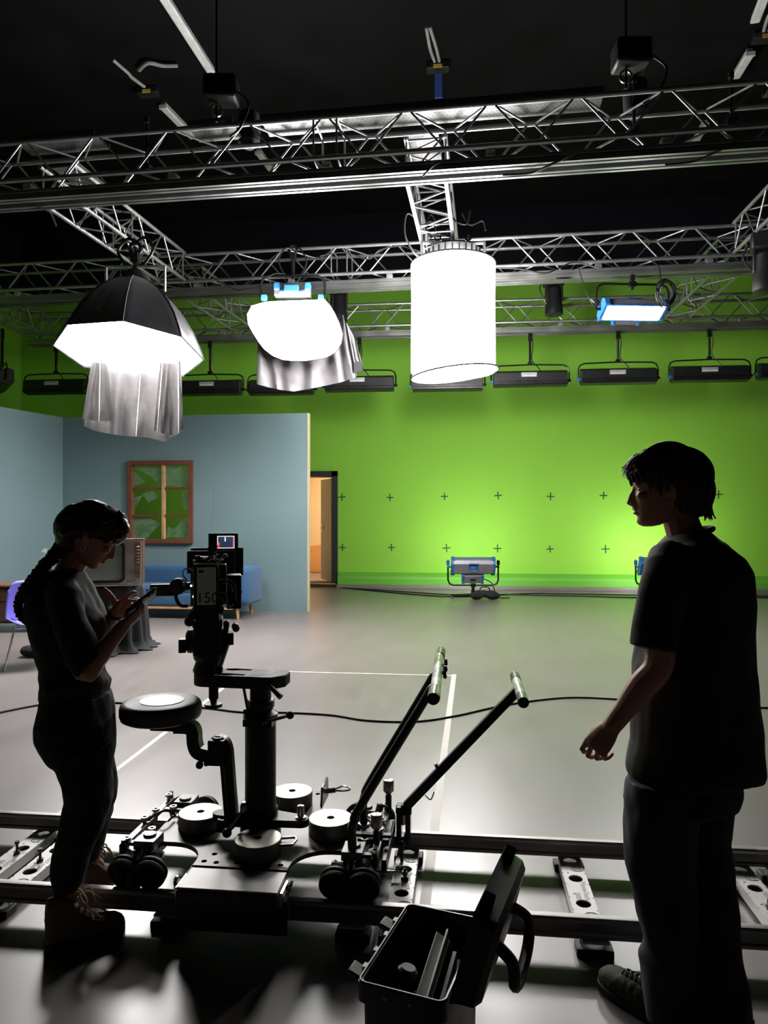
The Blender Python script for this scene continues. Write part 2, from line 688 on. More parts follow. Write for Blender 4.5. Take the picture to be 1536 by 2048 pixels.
def truss(label, a, b, s=0.42, h=0.41, seg=0.42, rail=False, tray=None, tube=0.026, group='aluminium trusses of the lighting grid', rails=(.10, .30)):
    """a, b: ends of the front top chord axis (world). Width s goes to the far/left side, height h down"""
    a, b = V(a), V(b)
    L = (b - a).length
    ang = atan2((b - a).y, (b - a).x)
    root = thing('lighting_truss', label, 'truss', a, ang, group)
    M = wmat(root)

    def W(x, y, z):
        return M @ V((x, y, z))
    ch = [(0, 0), (s, 0), (0, -h), (s, -h)]
    for y, z in ch:
        MB().cyl(W(0, y, z), W(L, y, z), tube, n=10).build('chord', M_TRUSS, root)
    k = max(2, round(L / seg))
    k += k % 2
    st = L / k
    for (y0, z0, y1, z1) in ((0, 0, 0, -h), (s, 0, s, -h), (0, 0, s, 0), (0, -h, s, -h)):
        m = MB()
        flip = (y0 == y1 == s) or (z0 == z1 == -h)
        for i in range(k):
            if (i % 2 == 0) != flip:
                m.cyl(W(i * st + .03, y0, z0), W((i + 1) * st - .03, y1, z1), .0115, n=6, cap=False)
            else:
                m.cyl(W(i * st + .03, y1, z1), W((i + 1) * st - .03, y0, z0), .0115, n=6, cap=False)
        for x in (0.06, L / 2 - .12, L / 2 + .12, L - .06):
            m.cyl(W(x, y0, z0), W(x, y1, z1), .0115, n=6, cap=False)
        m.build('lacing', M_TRUSS, root)
    if rail:
        zz = -h - tube
        for y in rails:
            r = MB()
            pr = [(-.05, 0), (.05, 0), (.05, -.03), (.042, -.034), (.042, -.05), (.05, -.054), (.05, -.10), (.015, -.10), (.015, -.09), (-.015, -.09), (-.015, -.10), (-.05, -.10), (-.05, -.054), (-.042, -.05), (-.042, -.034), (-.05, -.03)]
            r.prism(pr, W(0, y, zz - .05), (M.to_3x3() @ V((0, 1, 0))), (0, 0, 1), M.to_3x3() @ V((L, 0, 0)))
            r.build('curtain_rail', M_RAIL, root, smooth=0)
        nn = int(L / 1.5)
        for i in range(nn):
            c = MB()
            c.box(W((i + .5) * L / nn, sum(rails) / 2, zz - .02), (.09, rails[1] - rails[0] + .12, .06), M.to_3x3())
            c.build('rail_bracket', M_ALUDULL, root, bevel=.004)
    if tray:
        for (x0, x1) in tray:
            t = MB()
            wv = s - .1
            t.box(W((x0 + x1) / 2, s / 2 + .03, .07), (x1 - x0, wv, .006), M.to_3x3())
            for yy in (s / 2 + .03 - wv / 2, s / 2 + .03 + wv / 2):
                t.box(W((x0 + x1) / 2, yy, .10), (x1 - x0, .006, .06), M.to_3x3())
            t.build('cable_tray', M_TRAY, root, smooth=0)
    return root


ZT = 5.62


def C2(px, py, z=ZT):
    return PH(px, py, z)


a1, b1 = C2(0, 288), C2(1536, 162)
d1 = (b1 - a1).normalized()
T1 = truss('near truss spanning the whole picture, closest to the ceiling lamps', a1 - d1 * 2.2, b1 + d1 * 1.6, rail=True, tray=[(2.3, 3.25), (4.3, 4.8), (5.1, 8.55), (10.1, 11.5)])
a2, b2 = C2(480, 504), C2(1371, 456)
d2 = (b2 - a2).normalized()
T2 = truss('middle truss crossing behind the glowing cylinder lamp', a2 - d2 * 6.0, b2 + d2 * 2.6, rail=True)
a3, b3 = C2(980, 602), C2(1432, 589)
d3 = (b3 - a3).normalized()
T3 = truss('far truss carrying the row of black cyclorama floodlights', a3 - d3 * 9.2, b3 + d3 * 4.5, rail=True)


def cross(label, a, b, **k):
    return truss(label, a, b, group='aluminium trusses of the lighting grid', **k)


nx = RIGHT * .21
dz = UP * 0


def hit(p, d, q, e):
    den = d.x * e.y - d.y * e.x
    return ((q.x - p.x) * e.y - (q.y - p.y) * e.x) / den


def between(p, q, ta, tb):
    d = (q - p).normalized()
    na, nb_ = V((-ta[1].y, ta[1].x, 0)), V((-tb[1].y, tb[1].x, 0))
    k0 = hit(p, d, ta[0] + na * .50, ta[1])
    k1 = hit(p, d, tb[0] - nb_ * .08, tb[1])
    return p + d * k0, p + d * k1


t1_, t2_, t3_ = (a1, d1), (a2, d2), (a3, d3)
lc0, lc1 = C(-3.80, 7.95, ZT) + nx, C(-2.85, 13.1, ZT) + nx
cross('slanting left truss piece above the large black softbox', *between(lc0, lc1, t1_, t2_), tray=[(.2, 1.0)])
cross('left truss piece running back from the middle truss behind the softbox', *between(lc0, lc1, t2_, t3_))
cross('short centre truss running back to the cylinder lamp', *between(C(.42, 7.40, ZT) + nx, C(.80, 10.0, ZT) + nx, t1_, t2_), tray=[(.1, 1.2)])
rc0, rc1 = C(4.75, 7.1, ZT) + nx, C(5.32, 12.7, ZT) + nx
cross('right-hand truss piece cut by the right edge of the picture', *between(rc0, rc1, t1_, t2_))
cross('right-hand truss piece running back behind the lit panel lamp', *between(rc0, rc1, t2_, t3_))
lb0, lb1 = C(-7.2, 9.3, ZT) + nx, C(-6.95, 13.7, ZT) + nx
cross('leftmost truss running into the green corner', *between(lb0, lb1, t2_, t3_))


# ---- ceiling fittings
def strip_lamp(a, b, label):
    a, b = V(a), V(b)
    r = thing('fluorescent_batten', label, 'lamp', (a + b) / 2, atan2((b - a).y, (b - a).x), 'unlit ceiling battens')
    M = wmat(r)
    L = (b - a).length
    R_ = M.to_3x3()
    c = r.location
    MB().box(c - UP * .03, (L, .09, .06), R_).build('housing', mat('white batten', (.5, .5, .5), .5), r, bevel=.006)
    MB().box(c - UP * .085, (L - .04, .13, .05), R_).build('diffuser', mat('milky batten cover', (.75, .75, .74), .35), r, bevel=.02)
    MB().box(c - UP * .08 + R_ @ V((L / 2, 0, 0)), (.03, .14, .07), R_).build('end_cap', M_WHITEPAPER, r, bevel=.005)
    return r


strip_lamp(C2(424, 136, ZC), C2(300, -60, ZC), 'pale ceiling batten at top left pointing at a black chain hoist')
strip_lamp(C2(1509, 34, ZC), C2(1545, -60, ZC), 'pale ceiling batten cut by the right edge of the picture')
strip_lamp(C2(388, 268, ZC), C2(326, 204, ZC), 'pale ceiling batten seen just above the near truss')
strip_lamp(C2(552, 345, ZC), C2(517, 297, ZC), 'pale ceiling batten seen through the near truss')
strip_lamp(C2(1385, 190 + 95, ZC), C2(1410, 240, ZC), 'pale ceiling batten behind the right half of the near truss')
strip_lamp(C2(1470, 140, ZC), C2(1500, 104, ZC - .1), 'short pale ceiling batten above the right end of the near truss')


def socket(px, py, label, col, hose, sc=1.0):
    c = C2(px, py, ZC - .05)
    r = thing('ceiling_socket_box', label, 'socket box', c + UP * .05, -radians(20), 'cable drop boxes on the ceiling')
    b = MB().box(c - UP * .02, (.34 * sc, .16, .10))
    b.build('box', M_BLACK, r, bevel=.01)
    MB().box(c - UP * .02 + V((0, -.085, -.03)), (.13 * sc, .012, .05)).build('sticker', col, r)
    for k in range(2):
        MB().tube(bez([c + V(((k - .5) * .06, 0, .02)), c + V(((k - .5) * .09 - .05, -.35, .03)), c + V(((k - .5) * .05 - .1, -.8, .045))] if hose is None else [c + V((0, 0, .02)), c + V((-.12, -.3, .03 + k * .01)), c + hose * .6 + UP * .02, c + hose + UP * .03]), .024, 8).build('conduit', mat('grey conduit', lin((165, 172, 168)), .5), r)
    return r


M_YEL = mat('yellow sticker', lin((225, 190, 70)), .5)
socket(297, 182, 'black ceiling box with yellow sticker and grey conduits, upper left', M_YEL, V((-.2, -.75, 0)))
socket(876, 132, 'black ceiling box with yellow sticker above the centre truss', M_YEL, None)
socket(1530, 72, 'black ceiling box with orange sticker in the upper right corner', mat('orange sticker', lin((235, 150, 50)), .5), None)
solo(MB().box(C2(877, 172, ZC - .3), (.11, .03, .36)), 'blue_tag', 'blue strap hanging from the ceiling above the centre truss', 'strap', mat('blue strap', lin((60, 90, 170)), .6), loc=C2(877, 172, ZC - .3))
hose = MB().tube(bez([C2(278, 140, ZC - .06), C2(296, 126, ZC - .08), C2(325, 131, ZC - .07), C2(355, 131, ZC - .06)]), .03, 8)
solo(hose, 'cable_end', 'loose grey cable curling on the ceiling beside the upper left box', 'cable', mat('grey cable', lin((150, 150, 150)), .5), loc=C2(300, 130, ZC - .08))


def hoist(px, py, d, label):
    c = P(px, py, d)
    r = thing('chain_hoist', label, 'hoist', c, YAW, 'black chain hoists over the near truss')
    R_ = wmat(r).to_3x3()

    def W(x, y, z):
        return c + R_ @ V((x, y, z))
    MB().box(W(0, 0, 0), (.34, .26, .24), R_).build('motor_housing', M_BLACK, r, bevel=.03)
    m = MB()
    for i in range(6):
        m.box(W(-.13 + .05 * i, -.135, .02), (.012, .02, .16), R_)
    m.build('cooling_fins', M_BLACKMETAL, r)
    bag = MB()
    bag.lathe([(.04, .06), (.11, .03), (.13, -.1), (.12, -.28), (.06, -.34), (.02, -.35)], W(.2, .02, -.02), n=16)
    bag.v = [p + R_ @ V((0, .42, 0)) for p in bag.v]
    bag.build('chain_bag', mat('black cordura', (.012, .012, .014), .85), r)
    MB().cyl(W(-.05, 0, .1), (W(-.05, 0, 0).x, W(-.05, 0, 0).y, ZC), .012, n=6).build('chain', M_BLACKMETAL, r)
    MB().cyl(W(-.05, 0, -.1), W(-.05, 0, -.32), .014, n=8).build('lower_chain', M_BLACKMETAL, r)
    MB().tube([W(-.05 + .06 * cos(t), 0, -.2 + .06 * sin(t)) for t in [i * 2 * pi / 12 for i in range(12)]], .014, 6, closed=True).build('hook', M_STEEL, r)
    MB().tube(bez([W(.15, -.1, -.05), W(.3, -.12, -.2), W(.22, -.1, -.42), W(.1, -.05, -.5)]), .012, 6).build('control_cable', M_CABLE, r)
    return r


hoist(443, 182, 7.35, 'black chain hoist on the left of the near truss')
hoist(1262, 112, 6.95, 'black chain hoist on the right of the near truss')


# hanging rods / pipes on truss 1
def dropper(px0, py0, px1, py1, z, label):
    a = PH(px0, py0, ZT + .35)
    d = (a - V((0, 0, HC))).dot(FWD)
    b = P(px1, py1, d)
    r = MB().cyl(a, b, .016, n=8)
    r.cyl(a, a - UP * .06, .03, n=8)
    r.box(b + UP * .04, (.09, .09, .08))
    r.cyl(b + UP * .04 - RIGHT * .08, b + UP * .04 + RIGHT * .08, .012, n=6)
    return solo(r, 'suspension_rod', label, 'rod', M_BLACKMETAL, loc=a, group='black suspension rods on the near truss')


dropper(294, 235, 294, 345, 0, 'black suspension rod left of the left chain hoist')
dropper(430, 240, 430, 332, 0, 'black suspension rod directly under the left chain hoist')
dropper(1268, 152, 1268, 270, 0, 'black suspension rod under the right chain hoist')
dropper(1462, 145, 1462, 255, 0, 'black suspension rod near the right edge of the picture')


def cable(pts, r, label, name='cable', group=None, m=None, n=10, cat='cable'):
    q = bez(pts, n)
    return solo(MB().tube(q, r, 6), name, label, cat, m or M_CABLE, loc=q[0], group=group)


def on_t1(px, py, z=5.0):
    return PH(px, py, z)


cable([on_t1(846, 352), on_t1(868, 330, 5.05), on_t1(886, 322, 5.1)], .012, 'short black cable looped over the rail of the near truss')
cable([on_t1(1005, 350, 4.98), on_t1(1060, 346), on_t1(1100, 330), on_t1(1150, 306, 5.08)], .012, 'black cable sagging under the near truss right of the centre truss')
cable([on_t1(1330, 330, 4.98), on_t1(1390, 322), on_t1(1440, 300, 5.04), on_t1(1480, 285, 5.1)], .012, 'black cable sagging under the right end of the near truss')
cable([PH(55, 388, 5.15), PH(75, 412, 5.02), PH(100, 425, 5.0), PH(112, 452, 4.95)], .012, 'dark cable hanging off the left end of the near truss')

# ---------------------------------------------------------------- lamps
def emitter(name, s, col=(1, .97, .95)):
    return mat(name, (.8, .8, .8), .6, var=.02, emit=col, estr=s)


M_E_OCTA = emitter('lit softbox diffuser', L_OCTA)
M_E_BAG = emitter('lit bag diffuser', L_BAG)
M_E_SPACE = emitter('lit silk cylinder', L_SPACE)
M_E_PANEL = emitter('lit panel diffuser', L_PANEL)
M_E_FLOOR = emitter('lit floor panel diffuser', L_FLOOR, (1, .98, .92))
M_CORDURA = mat('black softbox fabric', (.016, .016, .021), .42, var=.3, scale=5, bump=.3, bscale=14, sheen=.1)
M_SKIRT = mat('grey skirt fabric', (.019, .017, .018), .85, var=.12, scale=9, bump=.5, bscale=16)
M_PIPE = mat('white piping', (.22, .22, .22), .6)


def clamp(mb, c, s=1.0):
    mb.tube([V(c) + V((.03 * s * cos(t), 0, .03 * s * sin(t))) for t in [radians(a) for a in range(-60, 241, 30)]], .011 * s, 6)
    mb.box(V(c) - UP * .05 * s, (.04 * s, .04 * s, .05 * s))
    mb.cyl(V(c) - UP * .05 * s, V(c) - UP * .16 * s, .014 * s, n=8)


# ---- octagonal softbox with its skirt
DO = 8.75
oc = P(260, 706, DO)
tl = radians(11)
AX = (UP * cos(tl) + FWD * sin(tl)).normalized()          # from the face up to the back of the box
OX = RIGHT.copy()
OY = AX.cross(OX).normalized()
octa = thing('octagonal_softbox', 'large black octagonal softbox hanging at left, white face lit, lettering on its flank', 'softbox', oc + AX * 1.0)
prof = [(.88, 0), (.83, .14), (.735, .35), (.62, .53), (.49, .69), (.37, .81), (.25, .9), (.15, .96)]
nseg = 64
rings = []
for r, h in prof:
    ring = []
    for i in range(nseg):
        t = 2 * pi * i / nseg + radians(22.5 - 8)
        ph = ((t - radians(22.5 - 8)) % (pi / 4)) - pi / 8
        k = (cos(pi / 8) / cos(ph)) * (1 - .035 * cos(4 * ph) * sin(pi * min(1, h / .9)))
        ring.append(oc + AX * h + (OX * cos(t) + OY * sin(t)) * r * k)
    rings.append(ring)
sb = MB()
sb.loft(rings, cap=False)
rings2 = [[oc + AX * (h + .004) + ((p - oc - AX * h) * .985) for p in ring] for (r, h), ring in zip(prof, rings)]
sb.loft(rings2, cap=False)
sb.build('shell', M_CORDURA, octa, smooth=50)
m = MB()
for k in range(8):
    i = k * 8
    m.tube([rings[j][i] + (rings[j][i] - oc - AX * prof[j][1]).normalized() * .004 for j in range(len(prof))], .005, 5)
m.build('piping', mat('grey piping', (.3, .3, .31), .6), octa)
df = MB()
fr = [oc + (p - oc) * .97 + AX * .03 for p in rings[0]]
fr1 = [oc + (p - oc) * .5 - AX * .035 for p in rings[0]]
fr2 = [oc + (p - oc) * .1 - AX * .045 for p in rings[0]]
df.loft([[p for p in fr[::4]], [p for p in fr1[::4]], [p for p in fr2[::4]]], cap=True)
df.build('diffuser', M_E_OCTA, octa, smooth=60)
MB().tube([oc + (p - oc) * .995 + AX * .012 for p in rings[0]], .009, 6, closed=True).build('rim', M_CORDURA, octa)
# lettering along the left-front panel
m = MB()
kk = min(range(nseg), key=lambda i: (rings[3][i] - P(205, 606, DO - .6)).length)
pa, pb = rings[1][kk], rings[4][kk]
u = (pb - pa).normalized()
outw = (rings[2][kk] - (oc + AX * prof[2][1])).normalized()
wv = outw.cross(u).normalized()
nn_ = u.cross(wv)
if nn_.dot(outw) < 0:
    wv = -wv
m.text('APUTURE', rings[2][kk] + u * .04 + outw * .02, u, wv, .115, .004)
m.build('lettering', mat('grey print', (.3, .3, .32), .6), octa, smooth=0)
# speed ring, yoke and clamp
m = MB()
m.lathe([(.17, .94), (.19, .94), (.19, 1.0), (.15, 1.0), (.15, .94)], oc, AX, 24)
m.build('speed_ring', M_BLACKMETAL, octa)
m = MB()
m.lathe([(.12, .98), (.13, 1.0), (.13, 1.06), (.1, 1.09), (.03, 1.1)], oc, AX, 20)
m.build('lamp_head', M_BLACKMETAL, octa)
top = oc + AX * 1.02
ya = [top + OX * -.36 - UP * .18, top + OX * -.37 + UP * .1, top + OX * -.36 + UP * .13, top + OX * .36 + UP * .13, top + OX * .37 + UP * .1, top + OX * .36 - UP * .18]
m = MB()
m.box(top + UP * .13, (.76, .05, .022), Matrix.Rotation(YAW, 3, 'Z'))
for s in (-1, 1):
    m.box(top + OX * .37 * s - UP * .02, (.022, .05, .32), Matrix.Rotation(YAW, 3, 'Z'))
m.build('bracket', M_ALUDULL, octa, bevel=.004)
m = MB()
m.cyl(top + UP * .13, top + UP * .35, .018)
clamp(m, top + UP * .36, 2.4)
m.tube(bez([top + OX * .1 + UP * .15, top + OX * .22 + UP * .35, top + OX * .12 + UP * .5, top + UP * .42]), .02, 8)
m.tube(bez([top - OX * .1 + UP * .12, top - OX * .22 + UP * .32, top - OX * .1 + UP * .48, top + UP * .44]), .02, 8)
m.build('hanging_clamp', M_BLACKMETAL, octa)

# grey skirt: hangs from the far rim
skirt = thing('softbox_skirt', 'grey fabric skirt with white piping hanging under the octagonal softbox', 'fabric skirt', oc - UP * .02)
SD = DO + .42


def drape(cols, d0, fold=.035, nf=9, bow=.3, nu=72, nv=24, seed=0, hemw=.02, thick=.006):
    """cols: list of (x_top, y_top, x_bot, y_bot) pixel columns from left to right, hung at depth d0"""
    def colat(t):
        k = t * (len(cols) - 1)
        i = min(int(k), len(cols) - 2)
        f = k - i
        return [cols[i][q] * (1 - f) + cols[i + 1][q] * f for q in range(4)]

    def fn(u_, v_, off=0.0):
        c = colat(u_)
        x = c[0] + (c[2] - c[0]) * v_
        y = c[1] + (c[3] - c[1]) * v_
        dd = d0 + bow * (1 - (2 * u_ - 1) ** 2)
        wob = noise.noise(V((u_ * 5 + seed, v_ * 1.2, seed)))
        dd += fold * (.25 + .75 * v_) * (sin(u_ * nf * 2 * pi + 2.4 * wob + seed) + .8 * noise.noise(V((u_ * 13 + seed, v_ * 4, 2.2 + seed))))
        return P(x, y, dd + off)
    m = MB()
    m.grid(lambda a, b: fn(a, b), nu, nv)
    m.grid(lambda a, b: fn(a, b, thick), nu, nv)
    n = nu * nv
    ed = [i for i in range(nu)] + [nu * j + nu - 1 for j in range(1, nv)] + [nu * (nv - 1) + i for i in range(nu - 2, -1, -1)] + [nu * j for j in range(nv - 2, 0, -1)]
    for a, b in zip(ed, ed[1:] + ed[:1]):
        m.f.append((a, b, b + n, a + n))
        m.m.append(0)
    return m, fn


def piping(fn, us, v0, v1, parent, r=.006):
    for u_ in us:
        MB().tube([fn(u_ + .02 * (v - .5) * 0, v, -.008) for v in [v0 + (v1 - v0) * k / 14 for k in range(15)]], r, 5).build('piping', M_PIPE, parent)


m, fn = drape([(186, 690, 168, 852), (200, 690, 190, 862), (225, 690, 222, 868), (250, 690, 246, 872), (285, 690, 272, 873), (305, 690, 300, 876), (325, 690, 330, 884), (345, 690, 352, 868), (356, 690, 366, 862)], SD, .05, 5, .22, seed=1.3)
m.build('back_panel', M_SKIRT, skirt, smooth=60)
piping(fn, [.5], 0.1, 1, skirt)
m, fn = drape([(188, 690, 165, 838), (200, 690, 195, 842), (212, 690, 226, 842)], SD - .28, .03, 2, .10, nu=30, seed=4.1)
m.build('left_flap', M_SKIRT, skirt, smooth=60)
piping(fn, [.55], 0.1, 1, skirt)
m, fn = drape([(322, 700, 308, 862), (338, 700, 330, 868), (352, 700, 352, 872), (362, 700, 366, 858)], SD - .26, .035, 2, .08, nu=30, seed=7.7)
m.build('right_flap', M_SKIRT, skirt, smooth=60)
piping(fn, [.1, .8], 0.05, 1, skirt)


# ---- panel lamps with blue castings
def sky_panel(name, label, loc, yaw, tilt, em, yoke='down', group=None, w=.84, cat='lamp', lit=True, box=True):
    """local: x width, +y out of the lit face, z up; tilt turns the face up (+) or down (-)"""
    r = thing(name, label, cat, loc, yaw, group)
    M = wmat(r)
    Rx = Matrix.Rotation(tilt, 4, 'X')

    def W(x, y, z):
        return M @ (Rx @ V((x, y, z)))

    def R3():
        return (M @ Rx).to_3x3()
    h, dp = .31, .15
    m = MB()
    pr = [(.06, -h / 2), (.06, h / 2), (-.03, h / 2), (-.09, h / 2 - .05), (-.09, -h / 2 + .05), (-.03, -h / 2)]
    m.prism(pr, W(-w / 2 + .03, 0, 0), R3() @ V((0, 1, 0)), R3() @ V((0, 0, 1)), R3() @ V((w - .06, 0, 0)))
    m.build('housing', M_SILVERPAINT, r, smooth=0, bevel=.004)
    for sx in (-1, 1):
        m = MB()
        pr2 = [(.075, -h / 2 - .012), (.075, h / 2 + .012), (-.035, h / 2 + .012), (-.1, h / 2 - .05), (-.1, -h / 2 + .05), (-.035, -h / 2 - .012)]
        m.prism(pr2, W(sx * (w / 2 - .02) - .02, 0, 0), R3() @ V((0, 1, 0)), R3() @ V((0, 0, 1)), R3() @ V((.045, 0, 0)))
        for sz in (-1, 1):
            m.box(W(sx * (w / 2 - .03), .02, sz * (h / 2)), (.075, .12, .045), R3())
        m.build('end_casting', M_BLUE, r, smooth=0, bevel=.006)
    m = MB()
    m.box(W(0, .068, 0), (w - .1, .014, h - .05), R3())
    m.build('diffuser', em if lit else M_WHITEPAPER, r, smooth=0)
    for sz in (-1, 1):
        MB().box(W(0, .068, sz * (h / 2 - .004)), (w - .1, .03, .022), R3()).build('frame_rail', M_BLUE, r, bevel=.004)
    # control panel and supply box on the back
    m = MB()
    m.box(W(0, -.095, .045), (.19, .02, .15), R3())
    m.build('control_panel', M_BLUE, r, bevel=.006)
    m = MB()
    m.box(W(0, -.108, .095), (.17, .006, .03), R3())
    m.build('display', mat('dark blue display', lin((20, 40, 90)), .25), r)
    m = MB()
    for i in range(4):
        m.cyl(W(-.06 + i * .04, -.105, -.035), W(-.06 + i * .04, -.118, -.035), .01, n=8)
    m.text('S60', W(-.02, -.1065, .035), R3() @ V((1, 0, 0)), R3() @ V((0, 0, 1)), .045, .001)
    m.build('buttons', M_WHITEPAPER, r, smooth=0)
    if box:
        m = MB()
        m.box(W(0, -.05, -h / 2 - .075), (.38, .13, .16), R3())
        m.build('supply_box', M_SILVERPAINT, r, bevel=.006)
        for sx in (-1, 1):
            m = MB()
            for sz in (-1, 1):
                m.box(W(sx * .185, -.05, -h / 2 - .075 + sz * .068), (.05, .15, .05), R3())
            m.box(W(sx * .192, -.05, -h / 2 - .075), (.03, .14, .15), R3())
            m.build('box_casting', M_BLUE, r, bevel=.006)
        m = MB()
        m.box(W(0, -.118, -h / 2 - .075), (.1, .006, .03), R3())
        m.build('badge', M_BLACK, r)
    s = -1 if yoke == 'down' else 1
    yw, yh = w / 2 + .065, .36
    loc_ = V(loc)

    def Y(x, z):
        return M @ V((x, -.02, z))
    pts = [Y(-yw, 0), Y(-yw, s * (yh - .1)), Y(-yw + .03, s * (yh - .03)), Y(-yw + .1, s * yh), Y(yw - .1, s * yh), Y(yw - .03, s * (yh - .03)), Y(yw, s * (yh - .1)), Y(yw, 0)]
    MB().tube(pts, .017, 8).build('yoke', M_BLACKMETAL, r)
    for sx in (-1, 1):
        m = MB()
        m.cyl(Y(sx * (w / 2 - .01), 0), Y(sx * (yw + .02), 0), .022, n=10)
        m.lathe([(.012, 0), (.03, .02), (.034, .06), (.028, .1), (.01, .11)], Y(sx * (yw + (.0 if sx < 0 else 0)), .02), (0, 0, 1), 10)
        m.build('yoke_knob', M_BLUE if sx < 0 else M_BLACKMETAL, r)
    m = MB()
    m.box(Y(0, s * yh), (.1, .05, .07), M.to_3x3())
    m.cyl(Y(0, s * yh), Y(0, s * (yh + .14)), .03, n=10)
    m.build('spigot', M_BLACKMETAL, r, bevel=.004)
    return r, W, Y


def floor_panel(px, label, yaw_off, stand_lab, bag_lab, bag=True):
    base = PZ(px, 1197, 0)
    ang = YAW + radians(yaw_off)
    loc = base + UP * .62
    r, W, Y = sky_panel('panel_lamp', label, loc, ang, radians(27), M_E_FLOOR, 'down', 'panel lamps standing on the floor')
    st = thing('low_lamp_stand', stand_lab, 'lamp stand', base, ang, 'low stands under the floor panel lamps')
    M = wmat(st)
    Rm = M.to_3x3()

    def S(x, y, z):
        return M @ V((x, y, z))
    MB().cyl(S(0, -.02, .05), S(0, -.02, .17), .04, n=12).build('socket', M_BLACKMETAL, st)
    for (x, y) in ((-.42, 0), (.3, .28), (.3, -.2)):
        l = MB()
        l.tube([S(0, -.02, .07), S(x, y, .06)], .026, 4)
        l.build('leg', M_BLACKMETAL, st)
        MB().cyl(S(x * .95, y * .95, 0), S(x * .95, y * .95, .05), .025, n=8).build('foot', M_STEEL, st)
    if bag:
        c = S(.2, -.22, 0)
        sbm = MB()
        for sx in (-1, 1):
            sbm.ell(c + Rm @ V((sx * .14, 0, .09)), (.15, .1, .085), Rm @ Matrix.Rotation(.12 * sx, 3, 'Y'), 16, 10)
        sbm.ell(c + Rm @ V((0, 0, .12)), (.12, .08, .06), Rm, 14, 8)
        sbm = fuse(sbm, .016, 3, push=lambda p, n: p + n * .012 * noise.noise(p * 14))
        bg = thing('sandbag', bag_lab, 'sandbag', c, ang)
        sbm.build('bag', mat('black sandbag cloth', (.018, .018, .02), .85, bump=.4, bscale=30), bg, smooth=80)
        MB().tube(bez([c + Rm @ V((-.1, 0, .17)), c + Rm @ V((-.06, 0, .24)), c + Rm @ V((.06, 0, .24)), c + Rm @ V((.1, 0, .17))]), .012, 6).build('handle', M_CABLE, bg)
    q = bez([W(.2, -.05, -.24), S(.36, -.05, .3), S(.42, -.1, .12), S(.5, -.1, .03), S(.62, -.05, .02), S(.72, .1, .012)])
    solo(MB().tube(q, .011, 6), 'lamp_cable', 'black cable dropping from the ' + label.split(' facing')[0], 'cable', M_CABLE, loc=q[0])
    return r


floor_panel(946, 'grey and blue panel lamp facing the green wall, left of the two on the floor', -1, 'low black stand of the left floor panel lamp', 'black sandbag lying on the stand of the left floor panel lamp')
floor_panel(1322, 'grey and blue panel lamp half hidden behind the standing man', -4, 'low black stand of the floor panel lamp behind the man', '', bag=False)

# right-hand hanging panel lamp, its lit face turned down


def t2_depth(px, off):
    ray = (px - 768) / F * RIGHT + FWD
    nrm = V((-d2.y, d2.x, 0))
    return (a2 + nrm * off).dot(nrm) / ray.dot(nrm)


pc = P(1266, 618, t2_depth(1266, .10) + .02)
pan, W, Y = sky_panel('panel_lamp', 'lit panel lamp with blue castings hanging under the middle truss at right', pc, YAW + pi + radians(3), radians(-63), M_E_PANEL, 'up', None, w=.92)
top = Y(0, .5)
m = MB()
zt = ZT - .41 - .026 - .11
m.cyl(Y(0, .36), V((top.x, top.y, zt)), .018, n=8)
clamp(m, V((top.x, top.y, zt)), 1.5)
solo(m, 'hanging_pole', 'short black pole holding the right-hand lit panel lamp', 'pole', M_BLACKMETAL, loc=top)
m = MB()
cc = P(1334, 583, 9.62)
for k in range(6):
    rr = .11 + .012 * k
    a0 = random.uniform(0, 6)
    m.tube([cc + RIGHT * (rr * .8 * cos(t)) + UP * (rr * 1.15 * sin(t)) + FWD * (.03 * sin(2 * t + a0) + .012 * k) for t in [2 * pi * i / 28 for i in range(28)]], .008, 5, closed=True)
m.tube(bez([cc + UP * .12, P(1322, 560, 9.65), P(1318, 535, 9.75), P(1302, 520, 9.85)]), .009, 5)
solo(m, 'cable_coil', 'coil of black cable hanging at the right end of the lit panel lamp', 'cable', M_CABLE, loc=cc)
cable([P(1156, 532, t2_depth(1156, .1)), P(1168, 570, 9.75), P(1180, 600, 9.6), P(1190, 612, 9.6)], .006, 'thin safety cable left of the right-hand panel lamp')

# lantern bag on a panel lamp
DB = 10.15
bagc = P(590, 662, DB)
bag = thing('lantern_bag', 'glowing white rounded diffuser bag hanging left of the cylinder lamp', 'lamp', bagc)
ol = [(493, 628), (502, 612), (530, 604), (560, 602), (590, 601), (620, 600), (650, 599), (660, 610), (669, 624), (680, 648), (686, 668), (683, 686), (673, 703), (655, 714), (632, 719), (610, 722), (585, 722), (565, 720), (545, 712), (528, 699), (517, 685), (505, 666), (495, 648)]
cx, cy = 590, 662
rings = []
for (s, dd) in ((.75, .34), (.93, .26), (1.0, .12), (.985, -.02), (.92, -.14), (.78, -.24), (.5, -.32), (.2, -.35)):
    ring = []
    for x, y in ol:
        ring.append(P(cx + (x - cx) * s, cy + (y - cy) * s, DB + dd + (y - cy) / 1000))
    rings.append(ring)
MB().loft(rings[2:]).build('diffuser', M_E_BAG, bag, smooth=70)
MB().loft([[p + FWD * .012 + (p - bagc) * .008 for p in r_] for r_ in (rings[3], rings[2], rings[1], rings[0])]).build('added_light_block', M_CORDURA, bag, smooth=70)  # unseen black back added to keep bag light off the walls behind
hc = P(586, 585, DB + .12)
R_ = Matrix.Rotation(YAW, 3, 'Z')


def H(x, y, z):
    return hc + R_ @ V((x, y, z))


